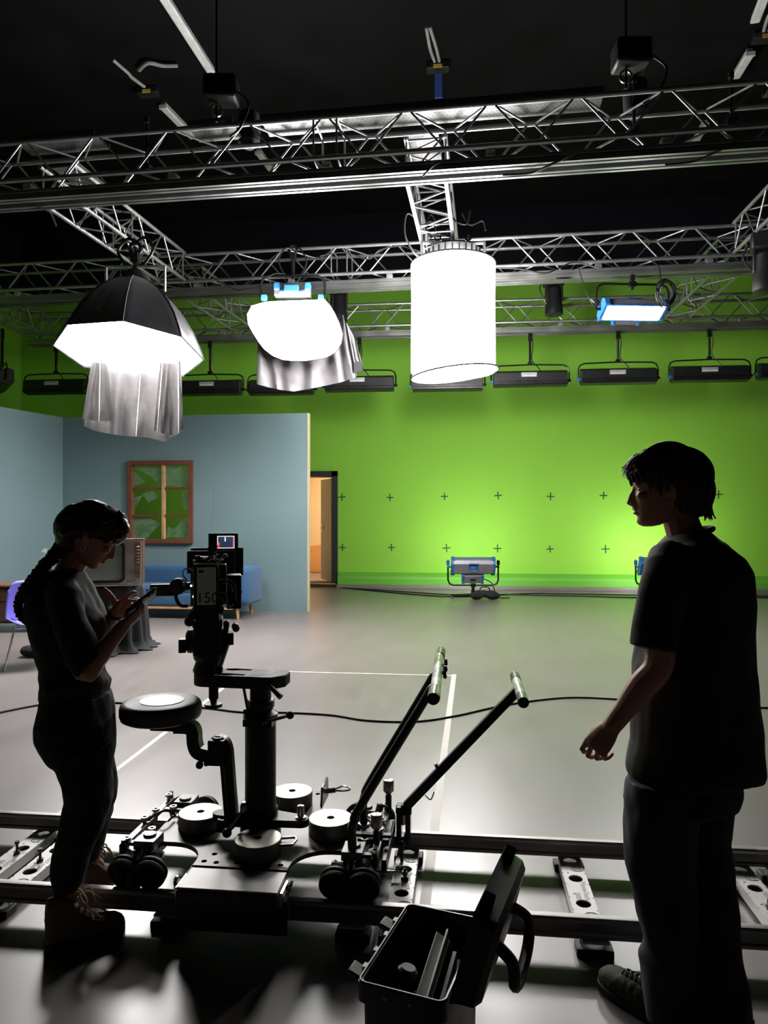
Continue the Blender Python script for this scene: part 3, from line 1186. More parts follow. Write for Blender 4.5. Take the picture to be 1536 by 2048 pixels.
MB().box(H(0, .02, -.03), (.52, .24, .10), R_).build('lamp_housing', M_ALUDULL, bag, bevel=.02)
for s in (-1, 1):
    MB().box(H(s * .22, -.02, .06), (.08, .2, .11), R_).build('corner_casting', M_BLUE, bag, bevel=.012)
    MB().box(H(s * .41, -.03, -.09), (.08, .12, .08), R_).build('side_casting', M_BLUE, bag, bevel=.012)
MB().box(H(0, -.16, .0), (.2, .1, .1), R_).build('control_panel', M_BLUE, bag, bevel=.01)
MB().box(H(0, -.17, -.045), (.34, .05, .022), R_).build('front_rail', M_BLUE, bag, bevel=.006)
m = MB()
m.tube([H(-.46, 0, -.1), H(-.46, 0, .14), H(-.43, 0, .2), H(-.36, 0, .235), H(.36, 0, .235), H(.43, 0, .2), H(.46, 0, .14), H(.46, 0, -.1)], .02, 8)
m.build('yoke', M_BLACKMETAL, bag)
m = MB()
m.cyl(H(0, 0, .2), H(0, 0, .52), .025, n=8)
clamp(m, H(0, 0, .62), 2.0)
m.tube(bez([H(-.12, 0, .24), H(-.2, -.05, .45), H(-.1, -.05, .62), H(.02, 0, .6)]), .012, 6)
m.tube(bez([H(.12, 0, .26), H(.2, -.05, .42), H(.12, -.05, .6), H(.02, 0, .66)]), .012, 6)
m.tube(bez([H(-.3, -.05, .1), H(-.34, -.1, .18), H(-.24, -.1, .24), H(-.1, -.06, .25)]), .01, 6)
m.build('hanging_clamp', M_BLACKMETAL, bag)
sk2 = thing('bag_skirt', 'pale grey cloth skirt draped under the glowing lantern bag', 'fabric skirt', P(610, 700, DB + .2))
m, fn = drape([(516, 660, 513, 768), (528, 670, 538, 775), (545, 680, 562, 780), (575, 690, 588, 783), (610, 690, 618, 778), (645, 680, 648, 772), (672, 655, 680, 765), (684, 630, 706, 757), (690, 632, 714, 752)], DB + .26, .055, 6, .12, seed=2.9)
m.build('panel', mat('pale grey skirt fabric', (.19, .182, .192), .85, var=.1, bump=.5, bscale=16), sk2, smooth=60)
m, fn = drape([(690, 640, 706, 726), (705, 668, 716, 722), (714, 690, 728, 742)], DB + .3, .02, 2, .03, nu=20, seed=5)
m.build('corner_flap', MATS['pale grey skirt fabric'], sk2, smooth=60)
MB().prism([(0, 0), (.13, .02), (.12, .16), (.0, .14)], P(708, 745, DB + .24), RIGHT, UP, FWD * .01).build('weight_pocket', mat('dark grey patch', (.012, .012, .015), .8), sk2)

# cylinder lamp
DS = 9.3
scn = P(906, 530, DS)
sl = thing('cylinder_lamp', 'tall glowing white silk cylinder hanging in the middle of the picture', 'lamp', scn)
axS = (UP + RIGHT * .0 + FWD * .0).normalized()
RS, HS = .548, 1.40
sv = MB()
sv.lathe([(RS * .99, -.0), (RS, -.02), (RS * .995, -.5), (RS, -1.0), (RS * 1.0, -HS)], scn, UP, 48, cap=False)
sv.build('silk_sleeve', M_E_SPACE, sl, smooth=60)
MB().lathe([(RS * .99, .0), (RS * .7, .02), (.15, .03)], scn, UP, 48, cap=True).build('top_disc', M_E_SPACE, sl)
tiltS = (UP - RIGHT * .11).normalized()
bc = scn - UP * (HS + .03)
MB().lathe([(RS * 1.02, 0), (RS * .8, -.004), (.05, -.006)], bc + RIGHT * .02, tiltS, 48).build('bottom_disc', M_E_SPACE, sl)
bu, bw, _ = basis(tiltS)
MB().tube([bc + RIGHT * .02 + (bu * cos(t) + bw * sin(t)) * RS * 1.05 for t in [2 * pi * i / 48 for i in range(48)]], .011, 6, closed=True).build('bottom_ring', mat('grey ring', (.02, .02, .022), .6), sl)
MB().tube([scn + (RIGHT * cos(t) + FWD * sin(t)) * RS * 1.0 for t in [2 * pi * i / 48 for i in range(48)]], .010, 6, closed=True).build('top_ring', mat('grey ring', (.02, .02, .022), .6), sl)
m = MB()
m.lathe([(.33, .02), (.36, .05), (.36, .17), (.3, .2), (.1, .21)], scn, UP, 28)
m.build('lamp_head', M_ALUDULL, sl, smooth=30)
m = MB()
for i in range(26):
    t = 2 * pi * i / 26
    m.box(scn + (RIGHT * cos(t) + FWD * sin(t)) * .365 + UP * .11, (.012, .03, .09), Matrix.Rotation(t + YAW + pi / 2, 3, 'Z'))
m.build('cooling_fins', M_BLACKMETAL, sl)
R_ = Matrix.Rotation(YAW, 3, 'Z')
m = MB()
m.box(scn + UP * .29, (.84, .06, .03), R_)
for s in (-1, 1):
    m.box(scn + RIGHT * .41 * s + UP * .14, (.03, .06, .32), R_)
m.build('bracket', M_ALUDULL, sl, bevel=.004)
m = MB()
for s in (-1, 1):
    clamp(m, scn + RIGHT * .2 * s + UP * .36, 1.2)
m.box(scn + UP * .25, (.3, .2, .08), R_)
m.build('hanging_clamp', M_BLACKMETAL, sl)
MB().box(scn + UP * .38 + RIGHT * -.05 - FWD * .1, (.09, .05, .1), R_).build('blue_connector', M_BLUE, sl, bevel=.01)
for i, pts in enumerate(([(-.42, .5), (-.6, .62), (-.63, .35), (-.5, .1), (-.38, .05)], [(-.2, .44), (-.3, .6), (-.36, .4), (-.2, .3)], [(.1, .6), (.2, .45), (.36, .5), (.4, .38)], [(-.1, .7), (0, .5), (.15, .45), (.2, .62)], [(-.3, .25), (-.38, .42), (-.28, .46), (-.22, .28)])):
    q = bez([scn + RIGHT * a + UP * b - FWD * (.12 + .03 * i) for a, b in pts])
    MB().tube(q, .011, 6).build('cable', M_CABLE if i != 0 else M_ALUDULL, sl)


# ---- row of black cyclorama floodlights
def flood(label, c, yaw, w, pole_z):
    r = thing('cyclorama_floodlight', label, 'floodlight', c, yaw, 'black floodlights hanging along the far truss')
    M = wmat(r)
    R3 = M.to_3x3()

    def W(x, y, z):
        return M @ V((x, y, z))
    m = MB()
    pr = [(-.11, .1), (.02, .15), (.12, .12), (.13, -.1), (.05, -.16), (-.09, -.14), (-.12, -.1)]
    m.prism(pr, W(-w / 2, 0, 0), R3 @ V((0, 1, 0)), R3 @ V((0, 0, 1)), R3 @ V((w, 0, 0)))
    m.build('housing', M_BLACK, r, smooth=0, bevel=.01)
    m = MB()
    m.box(W(0, -.125, -.115), (w, .02, .02), R3)
    m.box(W(0, -.135, -.07), (w, .012, .012), R3)
    m.build('front_rail', M_BLACKMETAL, r)
    MB().box(W(-.03, -.122, .05), (.29, .02, .085), R3).build('rating_plate', mat('silver rating plate', (.5, .5, .52), .4, .3), r, bevel=.004)
    MB().box(W(-.03, -.134, .03), (.25, .006, .03), R3).build('plate_strip', M_WHITEPAPER, r)
    yw = w / 2 + .04
    m = MB()
    m.tube([W(-yw, 0, -.05), W(-yw, 0, .13), W(-yw + .03, 0, .21), W(-yw + .11, 0, .245), W(0, 0, .26), W(yw - .11, 0, .245), W(yw - .03, 0, .21), W(yw, 0, .13), W(yw, 0, -.05)], .014, 8)
    m.build('yoke', M_BLACKMETAL, r)
    for s in (-1, 1):
        MB().cyl(W(s * (w / 2 - .01), 0, -.05), W(s * (yw + .03), 0, -.05), .026, n=10).build('yoke_knob', M_BLUE if s < 0 else M_BLACKMETAL, r)
    m = MB()
    top = W(0, 0, .26)
    m.cyl(top, V((top.x, top.y, pole_z)), .022, n=8)
    m.box(V((top.x, top.y, pole_z - .1)), (.07, .06, .16), R3)
    m.box(top + UP * .02, (.08, .06, .06), R3)
    m.build('pole', M_BLACKMETAL, r)
    m = MB()
    m.tube(bez([W(.02, -.02, .9), W(.05, -.03, .6), W(.03, -.03, .35), W(.14, -.05, .2), W(.2, -.08, .1)]), .009, 5)
    m.build('cable', M_CABLE, r)
    return r


T3y = atan2(d3.y, d3.x)
zr = ZT - .41 - .026 - .10
nmx = ['rightmost whole black floodlight of the row above the man', 'second whole black floodlight from the right in the row', 'black floodlight just right of the cylinder lamp', 'black floodlight partly behind the glowing cylinder lamp', 'black floodlight right of the lantern bag skirt', 'black floodlight mostly behind the lantern bag skirt', 'black floodlight between the softbox skirt and the lantern bag', 'black floodlight left of the octagonal softbox skirt', 'black floodlight cut by the right edge of the picture']
fl = [(1419, 747), (1236, 752), (1060, 757), (895, 766), (719, 767), (563, 774), (420, 775), (112, 773), (1594, 741)]
for (px, py), lb in zip(fl, nmx):
    ray = (px - 768) / F * RIGHT + FWD
    nrm = V((-d3.y, d3.x, 0))
    k = (a3 + nrm * .2).dot(nrm) / ray.dot(nrm)
    flood(lb, P(px, py, k), T3y, 1.37 if px > 1000 else (1.33 if px > 700 else 1.27), zr)
flood('black floodlight at the left edge, hanging in the green corner', P(5, 761, 13.2), radians(-48), 1.1, zr)


# ---- black stage spotlights on the far truss
def spot(label, px, py, d, yaw):
    c = P(px, py, d)
    r = thing('stage_spotlight', label, 'spotlight', c, yaw, 'black stage spotlights')
    M = wmat(r)
    R3 = M.to_3x3()

    def W(x, y, z):
        return M @ V((x, y, z))
    MB().box(W(0, 0, .18), (.36, .3, .22), R3).build('base', M_BLACK, r, bevel=.03)
    for s in (-1, 1):
        MB().box(W(s * .13, 0, -.05), (.05, .12, .34), R3).build('yoke_arm', M_BLACK, r, bevel=.015)
    m = MB()
    m.lathe([(.09, .1), (.13, .06), (.14, -.2), (.16, -.24), (.16, -.4), (.11, -.42)], W(0, 0, -.05), (0, 0, 1), 20)
    m.build('head', M_BLACK, r)
    MB().tube(bez([W(-.16, 0, .2), W(-.26, -.02, .05), W(-.22, -.02, -.1), W(-.1, 0, -.2)]), .012, 6).build('cable', M_CABLE, r)
    return r


spot('black spotlight standing on the far truss left of the panel lamp', 1108, 580, 12.95, YAW)
spot('black spotlight hanging at the right edge of the picture below the middle truss', 1532, 512, 9.1, YAW - .4)
spot('black spotlight behind the lantern bag on the far truss', 678, 595, 13.3, YAW + .3)

# cables strung along the middle truss
cable([P(985, 535, 9.95), P(1040, 538, 9.9), P(1090, 546, 9.9), P(1120, 535, 9.95), P(1150, 525, 9.95), P(1200, 537, 9.85)], .011, 'black cable slung under the middle truss right of the cylinder lamp')
cable([P(640, 512, 10.3), P(690, 505, 10.25), P(735, 518, 10.2), P(760, 500, 10.2), P(800, 492, 10.1), P(828, 500, 9.9)], .010, 'black cable looped along the middle truss left of the cylinder lamp')
cable([P(425, 555, 10.6), P(455, 572, 10.55), P(480, 580, 10.5), P(530, 570, 10.4)], .008, 'thin dark cable hanging below the middle truss by the lantern bag')
m = MB()
for k in range(5):
    m.box(V((0, 0, ZT - .41 - .026 - .125)) + P(1118 + k * 5, HOR, t2_depth(1118 + k * 5, .1)) * 1.0 - UP * HC, (.08, .05, .06), Matrix.Rotation(YAW, 3, 'Z'))
solo(m, 'cable_connector', 'black multi plug taped under the middle truss', 'connector', M_BLACK, loc=P(1128, 541, 9.86))

# ---------------------------------------------------------------- the teal set
M_TEAL = mat('teal set paint', (.215, .33, .35), .6, var=.035, scale=1.5, bump=.06, bscale=60)
M_PLY = mat('raw plywood edge', lin((215, 200, 165)), .7, var=.1, scale=20)
FH = 3.31
bl = P(127, 1100, 12.35)
brr = P(617, 1100, 11.83)
bl.z = brr.z = 0
bd = (brr - bl).normalized()
bn = V((bd.y, -bd.x, 0))          # towards the camera
bang = atan2(bd.y, bd.x)
BL = (brr - bl).length
# window hole in the middle flat


def on_flat(px, py):
    r = (px - 768) / F * RIGHT + FWD + (HOR - py) / F * UP
    k = (bl.dot(bn)) / r.dot(bn)
    return V((0, 0, HC)) + r * k


w0, w1 = on_flat(258, 922), on_flat(387, 1087)
wx0, wx1 = (w0 - bl).dot(bd), (w1 - bl).dot(bd)
wz1, wz0 = w0.z, w1.z
s1 = (on_flat(243, 900) - bl).dot(bd)
s2 = (on_flat(427, 900) - bl).dot(bd)


def flat(name, label, x0, x1, hole=None, edge=False):
    th = .045
    r = thing(name, label, 'set wall', bl + bd * x0, bang, 'teal painted set walls')
    M = wmat(r)
    R3 = M.to_3x3()
    L = x1 - x0

    def W(x, y, z):
        return M @ V((x, y, z))
    m = MB()
    if hole:
        a, b, c, d = hole
        a -= x0
        b -= x0
        m.box(W(a / 2, th / 2, FH / 2), (a, th, FH), R3)
        m.box(W((b + L) / 2, th / 2, FH / 2), (L - b, th, FH), R3)
        m.box(W((a + b) / 2, th / 2, c / 2), (b - a, th, c), R3)
        m.box(W((a + b) / 2, th / 2, (d + FH) / 2), (b - a, th, FH - d), R3)
    else:
        m.box(W(L / 2, th / 2, FH / 2), (L - .004, th, FH), R3)
    m.build('panel', M_TEAL, r, smooth=0)
    f = MB()
    for x in (.03, L - .03):
        f.box(W(x, th + .03, FH / 2), (.045, .06, FH - .02), R3)
    for z in (.03, FH - .03):
        f.box(W(L / 2, th + .03, z), (L - .1, .06, .045), R3)
    f.build('timber_frame', M_PLY, r, smooth=0)
    if edge:
        MB().box(W(L + .012, .05, FH / 2), (.024, .11, FH), R3).build('edge_batten', M_PLY, r, smooth=0)
    return r


flat('set_flat', 'teal set wall panel in the corner, left of the broken window', 0, s1)
flat('set_flat', 'teal set wall panel with the broken wooden window in it', s1, s2, hole=(wx0 + .03, wx1 - .03, wz0 + .03, wz1 - .03))
flat('set_flat', 'rightmost teal set wall panel with a raw wooden edge by the doorway', s2, BL - .02, edge=True)
# left wall of the set, running towards the camera
lp = P(-60, 1100, 10.65)
lp.z = 0
lr = thing('set_flat', 'teal set wall at the left edge, at an angle to the window wall', 'set wall', lp, atan2((bl - lp).y, (bl - lp).x), 'teal painted set walls')
Ml = wmat(lr)
LL = (bl - lp).length
MB().box(Ml @ V((LL / 2 + .01, .03, FH / 2)), (LL + .02, .045, FH), Ml.to_3x3()).build('panel', M_TEAL, lr, smooth=0)
m = MB()
for x in (.05, LL / 2, LL - .08):
    m.box(Ml @ V((x, .085, FH / 2)), (.045, .06, FH - .02), Ml.to_3x3())
m.build('timber_frame', M_PLY, lr, smooth=0)
# scuffs of bare plaster on the corner panel
M_SCUFF = mat('pale plaster scuff', lin((205, 205, 195)), .8, var=.1)
for (px, py, ww, hh, lb) in ((100, 1102, .17, .09, 'upper'), (88, 1118, .2, .07, 'lower')):
    c = P(px, py, 11.95)
    n_ = (Ml.to_3x3() @ V((0, -1, 0)))
    u_ = Ml.to_3x3() @ V((1, 0, 0))
    c = lp + u_ * (c - lp).dot(u_) + n_ * -.0085 + UP * c.z + n_ * .002
    pts = [(ww / 2 * cos(t) * random.uniform(.5, 1.2), hh / 2 * sin(t) * random.uniform(.5, 1.2)) for t in [2 * pi * k / 13 for k in range(13)]]
    solo(MB().prism(pts, c, u_, UP, n_ * .002), 'plaster_patch', lb + ' pale plaster patch on the teal wall behind the woman', 'patch', M_SCUFF, loc=c, smooth=0)

# broken window
M_OLDWOOD = mat('old brown window wood', lin((120, 72, 50)), .55, var=.3, scale=9, stretch=(3, 3, .6), bump=.2)
M_PALEWOOD = mat('pale worn window wood', lin((205, 160, 120)), .55, var=.15, scale=9)
wr = thing('broken_window', 'brown wooden window with broken dirty panes in the teal wall', 'window', bl + bd * wx0 + UP * wz0, bang)
M = wmat(wr)
R3 = M.to_3x3()
ww, wh = wx1 - wx0, wz1 - wz0


def W(x, y, z):
    return M @ V((x, y, z))


fw = .075
m = MB()
m.box(W(fw / 2, 0, wh / 2), (fw, .12, wh), R3)
m.box(W(ww - fw / 2, 0, wh / 2), (fw, .12, wh), R3)
m.box(W(ww / 2, 0, fw / 2), (ww - fw * 2, .12, fw), R3)
m.box(W(ww / 2, 0, wh - fw / 2), (ww - fw * 2, .12, fw), R3)
m.build('frame', M_OLDWOOD, wr, smooth=0, bevel=.005)
MB().box(W(ww * .545, -.01, wh / 2), (.05, .07, wh - 2 * fw), R3).build('mullion', M_PALEWOOD, wr, smooth=0, bevel=.005)
for z in (.335, .665):
    MB().box(W(ww / 2, -.005, wh * z), (ww - 2 * fw, .06, .035), R3).build('glazing_bar', M_OLDWOOD, wr, smooth=0, bevel=.004)


def dirty_glass():
    m = bpy.data.materials.new('dirty window glass')
    m.use_nodes = True
    nt = m.node_tree
    b = nt.nodes['Principled BSDF']
    tc = nt.nodes.new('ShaderNodeTexCoord')
    n = nt.nodes.new('ShaderNodeTexNoise')
    n.inputs['Scale'].default_value = 7
    n.inputs['Detail'].default_value = 8
    nt.links.new(tc.outputs['Object'], n.inputs['Vector'])
    r = nt.nodes.new('ShaderNodeMapRange')
    r.inputs['From Min'].default_value = .35
    r.inputs['From Max'].default_value = .75
    r.inputs['To Min'].default_value = .18
    r.inputs['To Max'].default_value = .75
    nt.links.new(n.outputs['Fac'], r.inputs['Value'])
    nt.links.new(r.outputs[0], b.inputs['Alpha'])
    b.inputs['Base Color'].default_value = (*lin((130, 165, 135)), 1)
    b.inputs['Roughness'].default_value = .25
    MATS['dirty window glass'] = m
    return m


M_DGLASS = dirty_glass()
x0, xm0, xm1, x1 = fw, ww * .545 - .025, ww * .545 + .025, ww - fw
zr_ = [fw, wh * .335, wh * .665, wh - fw]
# shards measured on the photograph, as fractions of the window
shards = [
    [(.06, .94), (.5, .94), (.5, .68), (.36, .80), (.08, .92)],
    [(.06, .88), (.26, .74), (.06, .69)],
    [(.56, .94), (.94, .94), (.94, .68), (.78, .68), (.58, .70)],
    [(.06, .42), (.06, .55), (.20, .58), (.12, .46)],
    [(.2, .6), (.36, .64), (.46, .56), (.3, .5)],
    [(.94, .38), (.94, .62), (.82, .60), (.84, .42)],
    [(.06, .07), (.06, .32), (.30, .31), (.5, .24), (.34, .12), (.3, .07)],
    [(.58, .07), (.94, .07), (.94, .3), (.84, .30), (.7, .17), (.6, .2)],
]
for sp in shards:
    MB().prism([(x * ww, z * wh) for x, z in sp], W(0, .012, 0), R3 @ V((1, 0, 0)), UP, R3 @ V((0, .004, 0))).build('glass_shard', M_DGLASS, wr, smooth=0)

# ---- blue sofa
M_SOFA = mat('blue sofa wool', lin((52, 94, 134)), .85, var=.1, scale=30, bump=.2, bscale=120, sheen=.2)
M_BEECH = mat('beech wood', lin((205, 160, 110)), .5, var=.12, scale=14)
sr = PZ(487, 1226, 0)
sf = C(-2.42, 10.95, 0)
s_c = P(512, 1100, 11.25)
sofR = V((s_c.x, s_c.y, 0))
SL, SDp = 2.35, .82
so = sofR - bd * SL / 2 + bn * 0.0
so = V((so.x, so.y, 0))
sofa = thing('sofa', 'blue upholstered sofa with rounded arms on beech legs against the teal wall', 'sofa', so, bang)
M = wmat(sofa)
R3 = M.to_3x3()


def rbox(mb, c, s, r, R=None, n=5, seg=6):
    """box with rounded plan in the x-z sense: rounded rect extruded along y with soft ends"""
    rings = []
    for k in range(2 * seg + 1):
        t = -1 + k / seg
        a = min(1, (1 - abs(t)) * s[1] / 2 / r)
        ins = r * (1 - sqrt(max(0, 1 - (1 - a) ** 2)))
        pts = rrect(s[0] - 2 * ins, s[2] - 2 * ins, max(.004, r - ins * .5), n)
        rings.append([V(c) + (R @ V((x, t * s[1] / 2, z)) if R else V((x, t * s[1] / 2, z))) for x, z in pts])
    # denser near the ends
    mb.loft(rings)
    return mb


def ends(s, r):
    return [-s / 2, -s / 2 + r * .1, -s / 2 + r * .35, -s / 2 + r, s / 2 - r, s / 2 - r * .35, s / 2 - r * .1, s / 2]


def pillow(mb, c, s, r, R=None, n=6):
    rings = []
    for y in ends(s[1], r):
        e = max(0, r - (s[1] / 2 - abs(y)))
        ins = r - sqrt(max(0, r * r - e * e))
        pts = rrect(max(.01, s[0] - 2 * ins), max(.01, s[2] - 2 * ins), max(.004, r - ins * .7), n)
        rings.append([V(c) + (R @ V((x, y, z)) if R else V((x, y, z))) for x, z in pts])
    return mb.loft(rings)


pillow(MB(), M @ V((0, .0, .30)), (SL - .3, SDp, .24), .06, R3).build('seat_base', M_SOFA, sofa, smooth=60)
for x in (-.5, .5):
    pillow(MB(), M @ V((x, -.05, .44)), (1.0, .7, .14), .06, R3).build('seat_cushion', M_SOFA, sofa, smooth=60)
pillow(MB(), M @ V((0, SDp / 2 - .12, .55)), (SL - .3, .22, .5), .09, R3).build('backrest', M_SOFA, sofa, smooth=60)
for s in (-1, 1):
    pillow(MB(), M @ V((s * (SL / 2 - .13), 0, .51)), (.26, SDp + .03, .62), .10, R3).build('armrest', M_SOFA, sofa, smooth=60)
MB().box(M @ V((0, -SDp / 2 + .02, .17)), (SL - .5, .04, .035), R3).build('front_rail', M_BEECH, sofa, bevel=.005)
for sx in (-1, 1):
    for sy in (-1, 1):
        MB().cyl(M @ V((sx * (SL / 2 - .2), sy * .32, .20)), M @ V((sx * (SL / 2 - .18), sy * .34, 0)), .032, .02, 12).build('leg', M_BEECH, sofa)

# ---- round table with black cloth, television on it
TD = 8.55
tc_ = C((201 - 768) / F * TD, TD, 0)
tz = .765
TR = .465
tab = thing('round_table', 'round table hidden under the black cloth behind the woman', 'table', tc_)
MB().lathe([(TR - .01, tz - .035), (TR - .01, tz - .01), (TR * .9, tz - .005)], tc_, UP, 40).build('tabletop', M_BEECH, tab)
MB().cyl(tc_, tc_ + UP * (tz - .03), .05, n=16).build('pedestal', M_BLACKMETAL, tab)
MB().lathe([(.3, 0), (.3, .02), (.05, .05)], tc_, UP, 24).build('foot', M_BLACKMETAL, tab)
cl = MB()
nu = 180
rings = []
for (rr, z, f) in ((.02, tz + .006, 0), (TR * .6, tz + .006, 0), (TR * .97, tz + .006, 0), (TR + .012, tz - .006, .006), (TR + .02, tz - .06, .015), (TR + .03, tz - .25, .032), (TR + .045, tz - .5, .045), (TR + .05, .12, .05), (TR + .09, .03, .05), (TR + .14, .012, .05), (TR + .17, .008, .06)):
    ring = []
    for i in range(nu):
        t = 2 * pi * i / nu
        wv_ = sin(t * 17 + 1.3 * sin(3 * t)) + .6 * noise.noise(V((cos(t) * 4, sin(t) * 4, z * 2)))
        r_ = rr + f * wv_
        zz = z + (.03 * max(0, noise.noise(V((t * 6, rr * 20, 3)))) if rr > TR + .08 else 0)
        ring.append(tc_ + RIGHT * r_ * cos(t) + FWD * r_ * sin(t) + UP * zz)
    rings.append(ring)
cl.loft(rings, cap=False)
o = cl.build('tablecloth', mat('black tablecloth', (.014, .016, .019), .8, var=.15, bump=.2, bscale=80, sheen=.06), None, smooth=70)
sm = o.modifiers.new('solid', 'SOLIDIFY')
sm.thickness = .004
sm.offset = 1
tag(o, 'black cloth draped over the round table down to the floor', 'tablecloth')

tv_c = P(222, 1160, 8.55)
tvx = P(289, 1160, 8.5)
tvz = tz + .014
TW, THh, TDp = .86, .535, .42
tang = YAW + radians(15)
tvloc = V((P(285, 1100, 8.2).x, P(285, 1100, 8.2).y, tvz))
tu = V((cos(tang), sin(tang), 0))
tvloc = tvloc - tu * TW / 2 + V((-sin(tang), cos(tang), 0)) * .0
tv = thing('television', 'old television with silver front and brown wooden case on the black-clothed table', 'television', tvloc, tang)
M = wmat(tv)
R3 = M.to_3x3()


def W(x, y, z):
    return M @ V((x, y, z))


M_WOODTV = mat('walnut veneer', lin((92, 58, 42)), .4, var=.3, scale=6, stretch=(1, 6, 6))
MB().box(W(0, TDp / 2, THh / 2 + .012), (TW, TDp, THh - .02), R3).build('case', M_WOODTV, tv, smooth=0, bevel=.008)
MB().box(W(0, TDp / 2 - .01, THh), (TW + .02, TDp + .03, .018), R3).build('top_board', mat('scratched dark top', lin((80, 62, 60)), .25, var=.4, scale=30), tv, smooth=0, bevel=.004)
m = MB()
m.box(W(0, -.012, THh / 2 + .012), (TW - .02, .03, THh - .03), R3)
m.build('front_panel', mat('silver grey television front', lin((205, 196, 186)), .32, .75), tv, smooth=0, bevel=.006)
MB().box(W(0, -.03, .02), (TW - .03, .012, .022), R3).build('bottom_trim', M_ALU, tv, bevel=.003)
sw, sh = .60, .43
scx = -.085
m = MB()
bz = [W(scx + x, -.03, THh / 2 + .012 + z) for x, z in rrect(sw + .05, sh + .04, .06, 6)]
bz2 = [W(scx + x, -.048, THh / 2 + .012 + z) for x, z in rrect(sw + .05, sh + .04, .06, 6)]
bz3 = [W(scx + x, -.048, THh / 2 + .012 + z) for x, z in rrect(sw, sh, .06, 6)]
bz4 = [W(scx + x, -.03, THh / 2 + .012 + z) for x, z in rrect(sw, sh, .06, 6)]
m.loft([bz, bz2, bz3, bz4], cap=False)
m.build('screen_bezel', M_BLACK, tv, smooth=20)
m = MB()


def scr(u_, v_):
    x, z = (u_ - .5) * 2, (v_ - .5) * 2
    f = (1 - abs(x) ** 4) * (1 - abs(z) ** 4)
    return W(scx + x * sw / 2 * (1 - .05 * z * z), -.031 - .035 * (1 - x * x) * (1 - z * z) ** .8, THh / 2 + .012 + z * sh / 2 * (1 - .05 * x * x))


m.grid(scr, 24, 18)
m.build('screen', mat('grey green picture tube', lin((120, 135, 125)), .12, coat=.5, var=.03), tv, smooth=60)
m = MB()
m.box(W(TW / 2 - .055, -.028, THh / 2 + .06), (.06, .008, THh - .16), R3)
m.build('control_strip', mat('wooden control strip', lin((150, 110, 80)), .4, var=.2), tv)
for i in range(6):
    MB().box(W(TW / 2 - .045, -.038, THh - .08 - i * .036), (.03, .022, .016), R3).build('button', M_ALU, tv, bevel=.003)
m = MB()
for i in range(14):
    m.box(W(TW / 2 - .05, -.034, .23 - i * .011), (.05, .008, .005), R3)
m.build('speaker_grille', M_ALU, tv)
MB().box(W(TW / 2 - .12, -.03, .05), (.09, .008, .03), R3).build('badge', M_ALU, tv, bevel=.002)

# ---- purple shell chair
cc_ = C((60 - 768) / F * 7.55, 7.55, 0)
ch = thing('shell_chair', 'violet plastic shell chair on thin metal sled legs at the left edge', 'chair', cc_, YAW + radians(205))
M = wmat(ch)


def W(x, y, z):
    return M @ V((x, y, z))


def shell(u_, v_):
    x = (u_ - .5) * 2
    # v: 0 front edge of the seat ... 1 top of the back
    if v_ < .5:
        y = .24 - v_ * .84
        z = .45 - .03 * sin(v_ * 2 * pi * .5) + .05 * x * x * (v_ + .2)
        wd = .235 - .03 * (.5 - v_) * 2
    else:
        k = (v_ - .5) * 2
        y = -.18 - .12 * k ** .6
        z = .42 + .02 * k + .42 * k ** 1.1 + .02
        wd = .245 - .05 * k ** 3
    yy = y + (.07 * x * x if v_ > .5 else .0)
    return W(x * wd, yy, z + (.07 * x * x * (1 - v_) if v_ < .5 else .035 * x * x * (1 - v_) * 2) - (.03 * abs(x) ** 5 if v_ > .9 else 0))


m = MB()
m.grid(shell, 22, 30)
o = m.build('shell', mat('violet plastic', lin((118, 112, 205)), .35, var=.03), ch, smooth=70)
sm = o.modifiers.new('solid', 'SOLIDIFY')
sm.thickness = .009
for s in (-1, 1):
    m = MB()
    m.tube([W(s * .14, .16, .425), W(s * .23, .24, .012), W(s * .23, -.24, .012), W(s * .14, -.1, .425)], .008, 8)
    m.build('sled_leg', mat('pale steel leg', (.62, .6, .58), .3, .3), ch)
m = MB()
m.tube([W(-.14, .16, .42), W(.14, .16, .42)], .008, 8)
m.tube([W(-.14, -.1, .42), W(.14, -.1, .42)], .008, 8)
m.build('cross_bar', M_CHROME, ch)

# ---- dark sideboard along the left set wall
sbx = lp + (Ml.to_3x3() @ V((0, -1, 0))) * .42
sideboard = thing('sideboard', 'dark brown low wooden sideboard behind the violet chair', 'sideboard', C((40 - 768) / F * 9.9, 9.9, 0), atan2((bl - lp).y, (bl - lp).x) + radians(-2) - radians(62))
M = wmat(sideboard)
R3 = M.to_3x3()


def W(x, y, z):
    return M @ V((x, y, z))


M_DWOOD = mat('dark stained wood', lin((66, 44, 36)), .4, var=.35, scale=5, stretch=(1, 5, 5))
MB().box(W(0, 0, .38), (1.9, .5, .5), R3).build('case', M_DWOOD, sideboard, smooth=0, bevel=.006)
MB().box(W(0, -.01, .645), (1.98, .56, .03), R3).build('top', mat('brown veneer top', lin((140, 96, 66)), .3, var=.3, scale=5, stretch=(1, 6, 6)), sideboard, smooth=0, bevel=.006)
for i in range(3):
    d_ = MB().box(W(-.63 + i * .63, -.255, .52), (.58, .02, .17), R3).build('drawer', M_DWOOD, sideboard, bevel=.004)
    MB().cyl(W(-.63 + i * .63, -.262, .52), W(-.63 + i * .63, -.30, .52), .014, n=10).build('knob', mat('brass', lin((190, 140, 70)), .3, 1), d_)
    MB().box(W(-.63 + i * .63, -.255, .29), (.58, .02, .26), R3).build('door', M_DWOOD, sideboard, bevel=.004)
for sx in (-1, 1):
    for sy in (-1, 1):
        MB().box(W(sx * .9, sy * .2, .065), (.06, .06, .13), R3).build('leg', mat('pale turned leg', lin((150, 105, 75)), .5), sideboard, bevel=.01)
bc_ = PZ(60, 1303, .06)
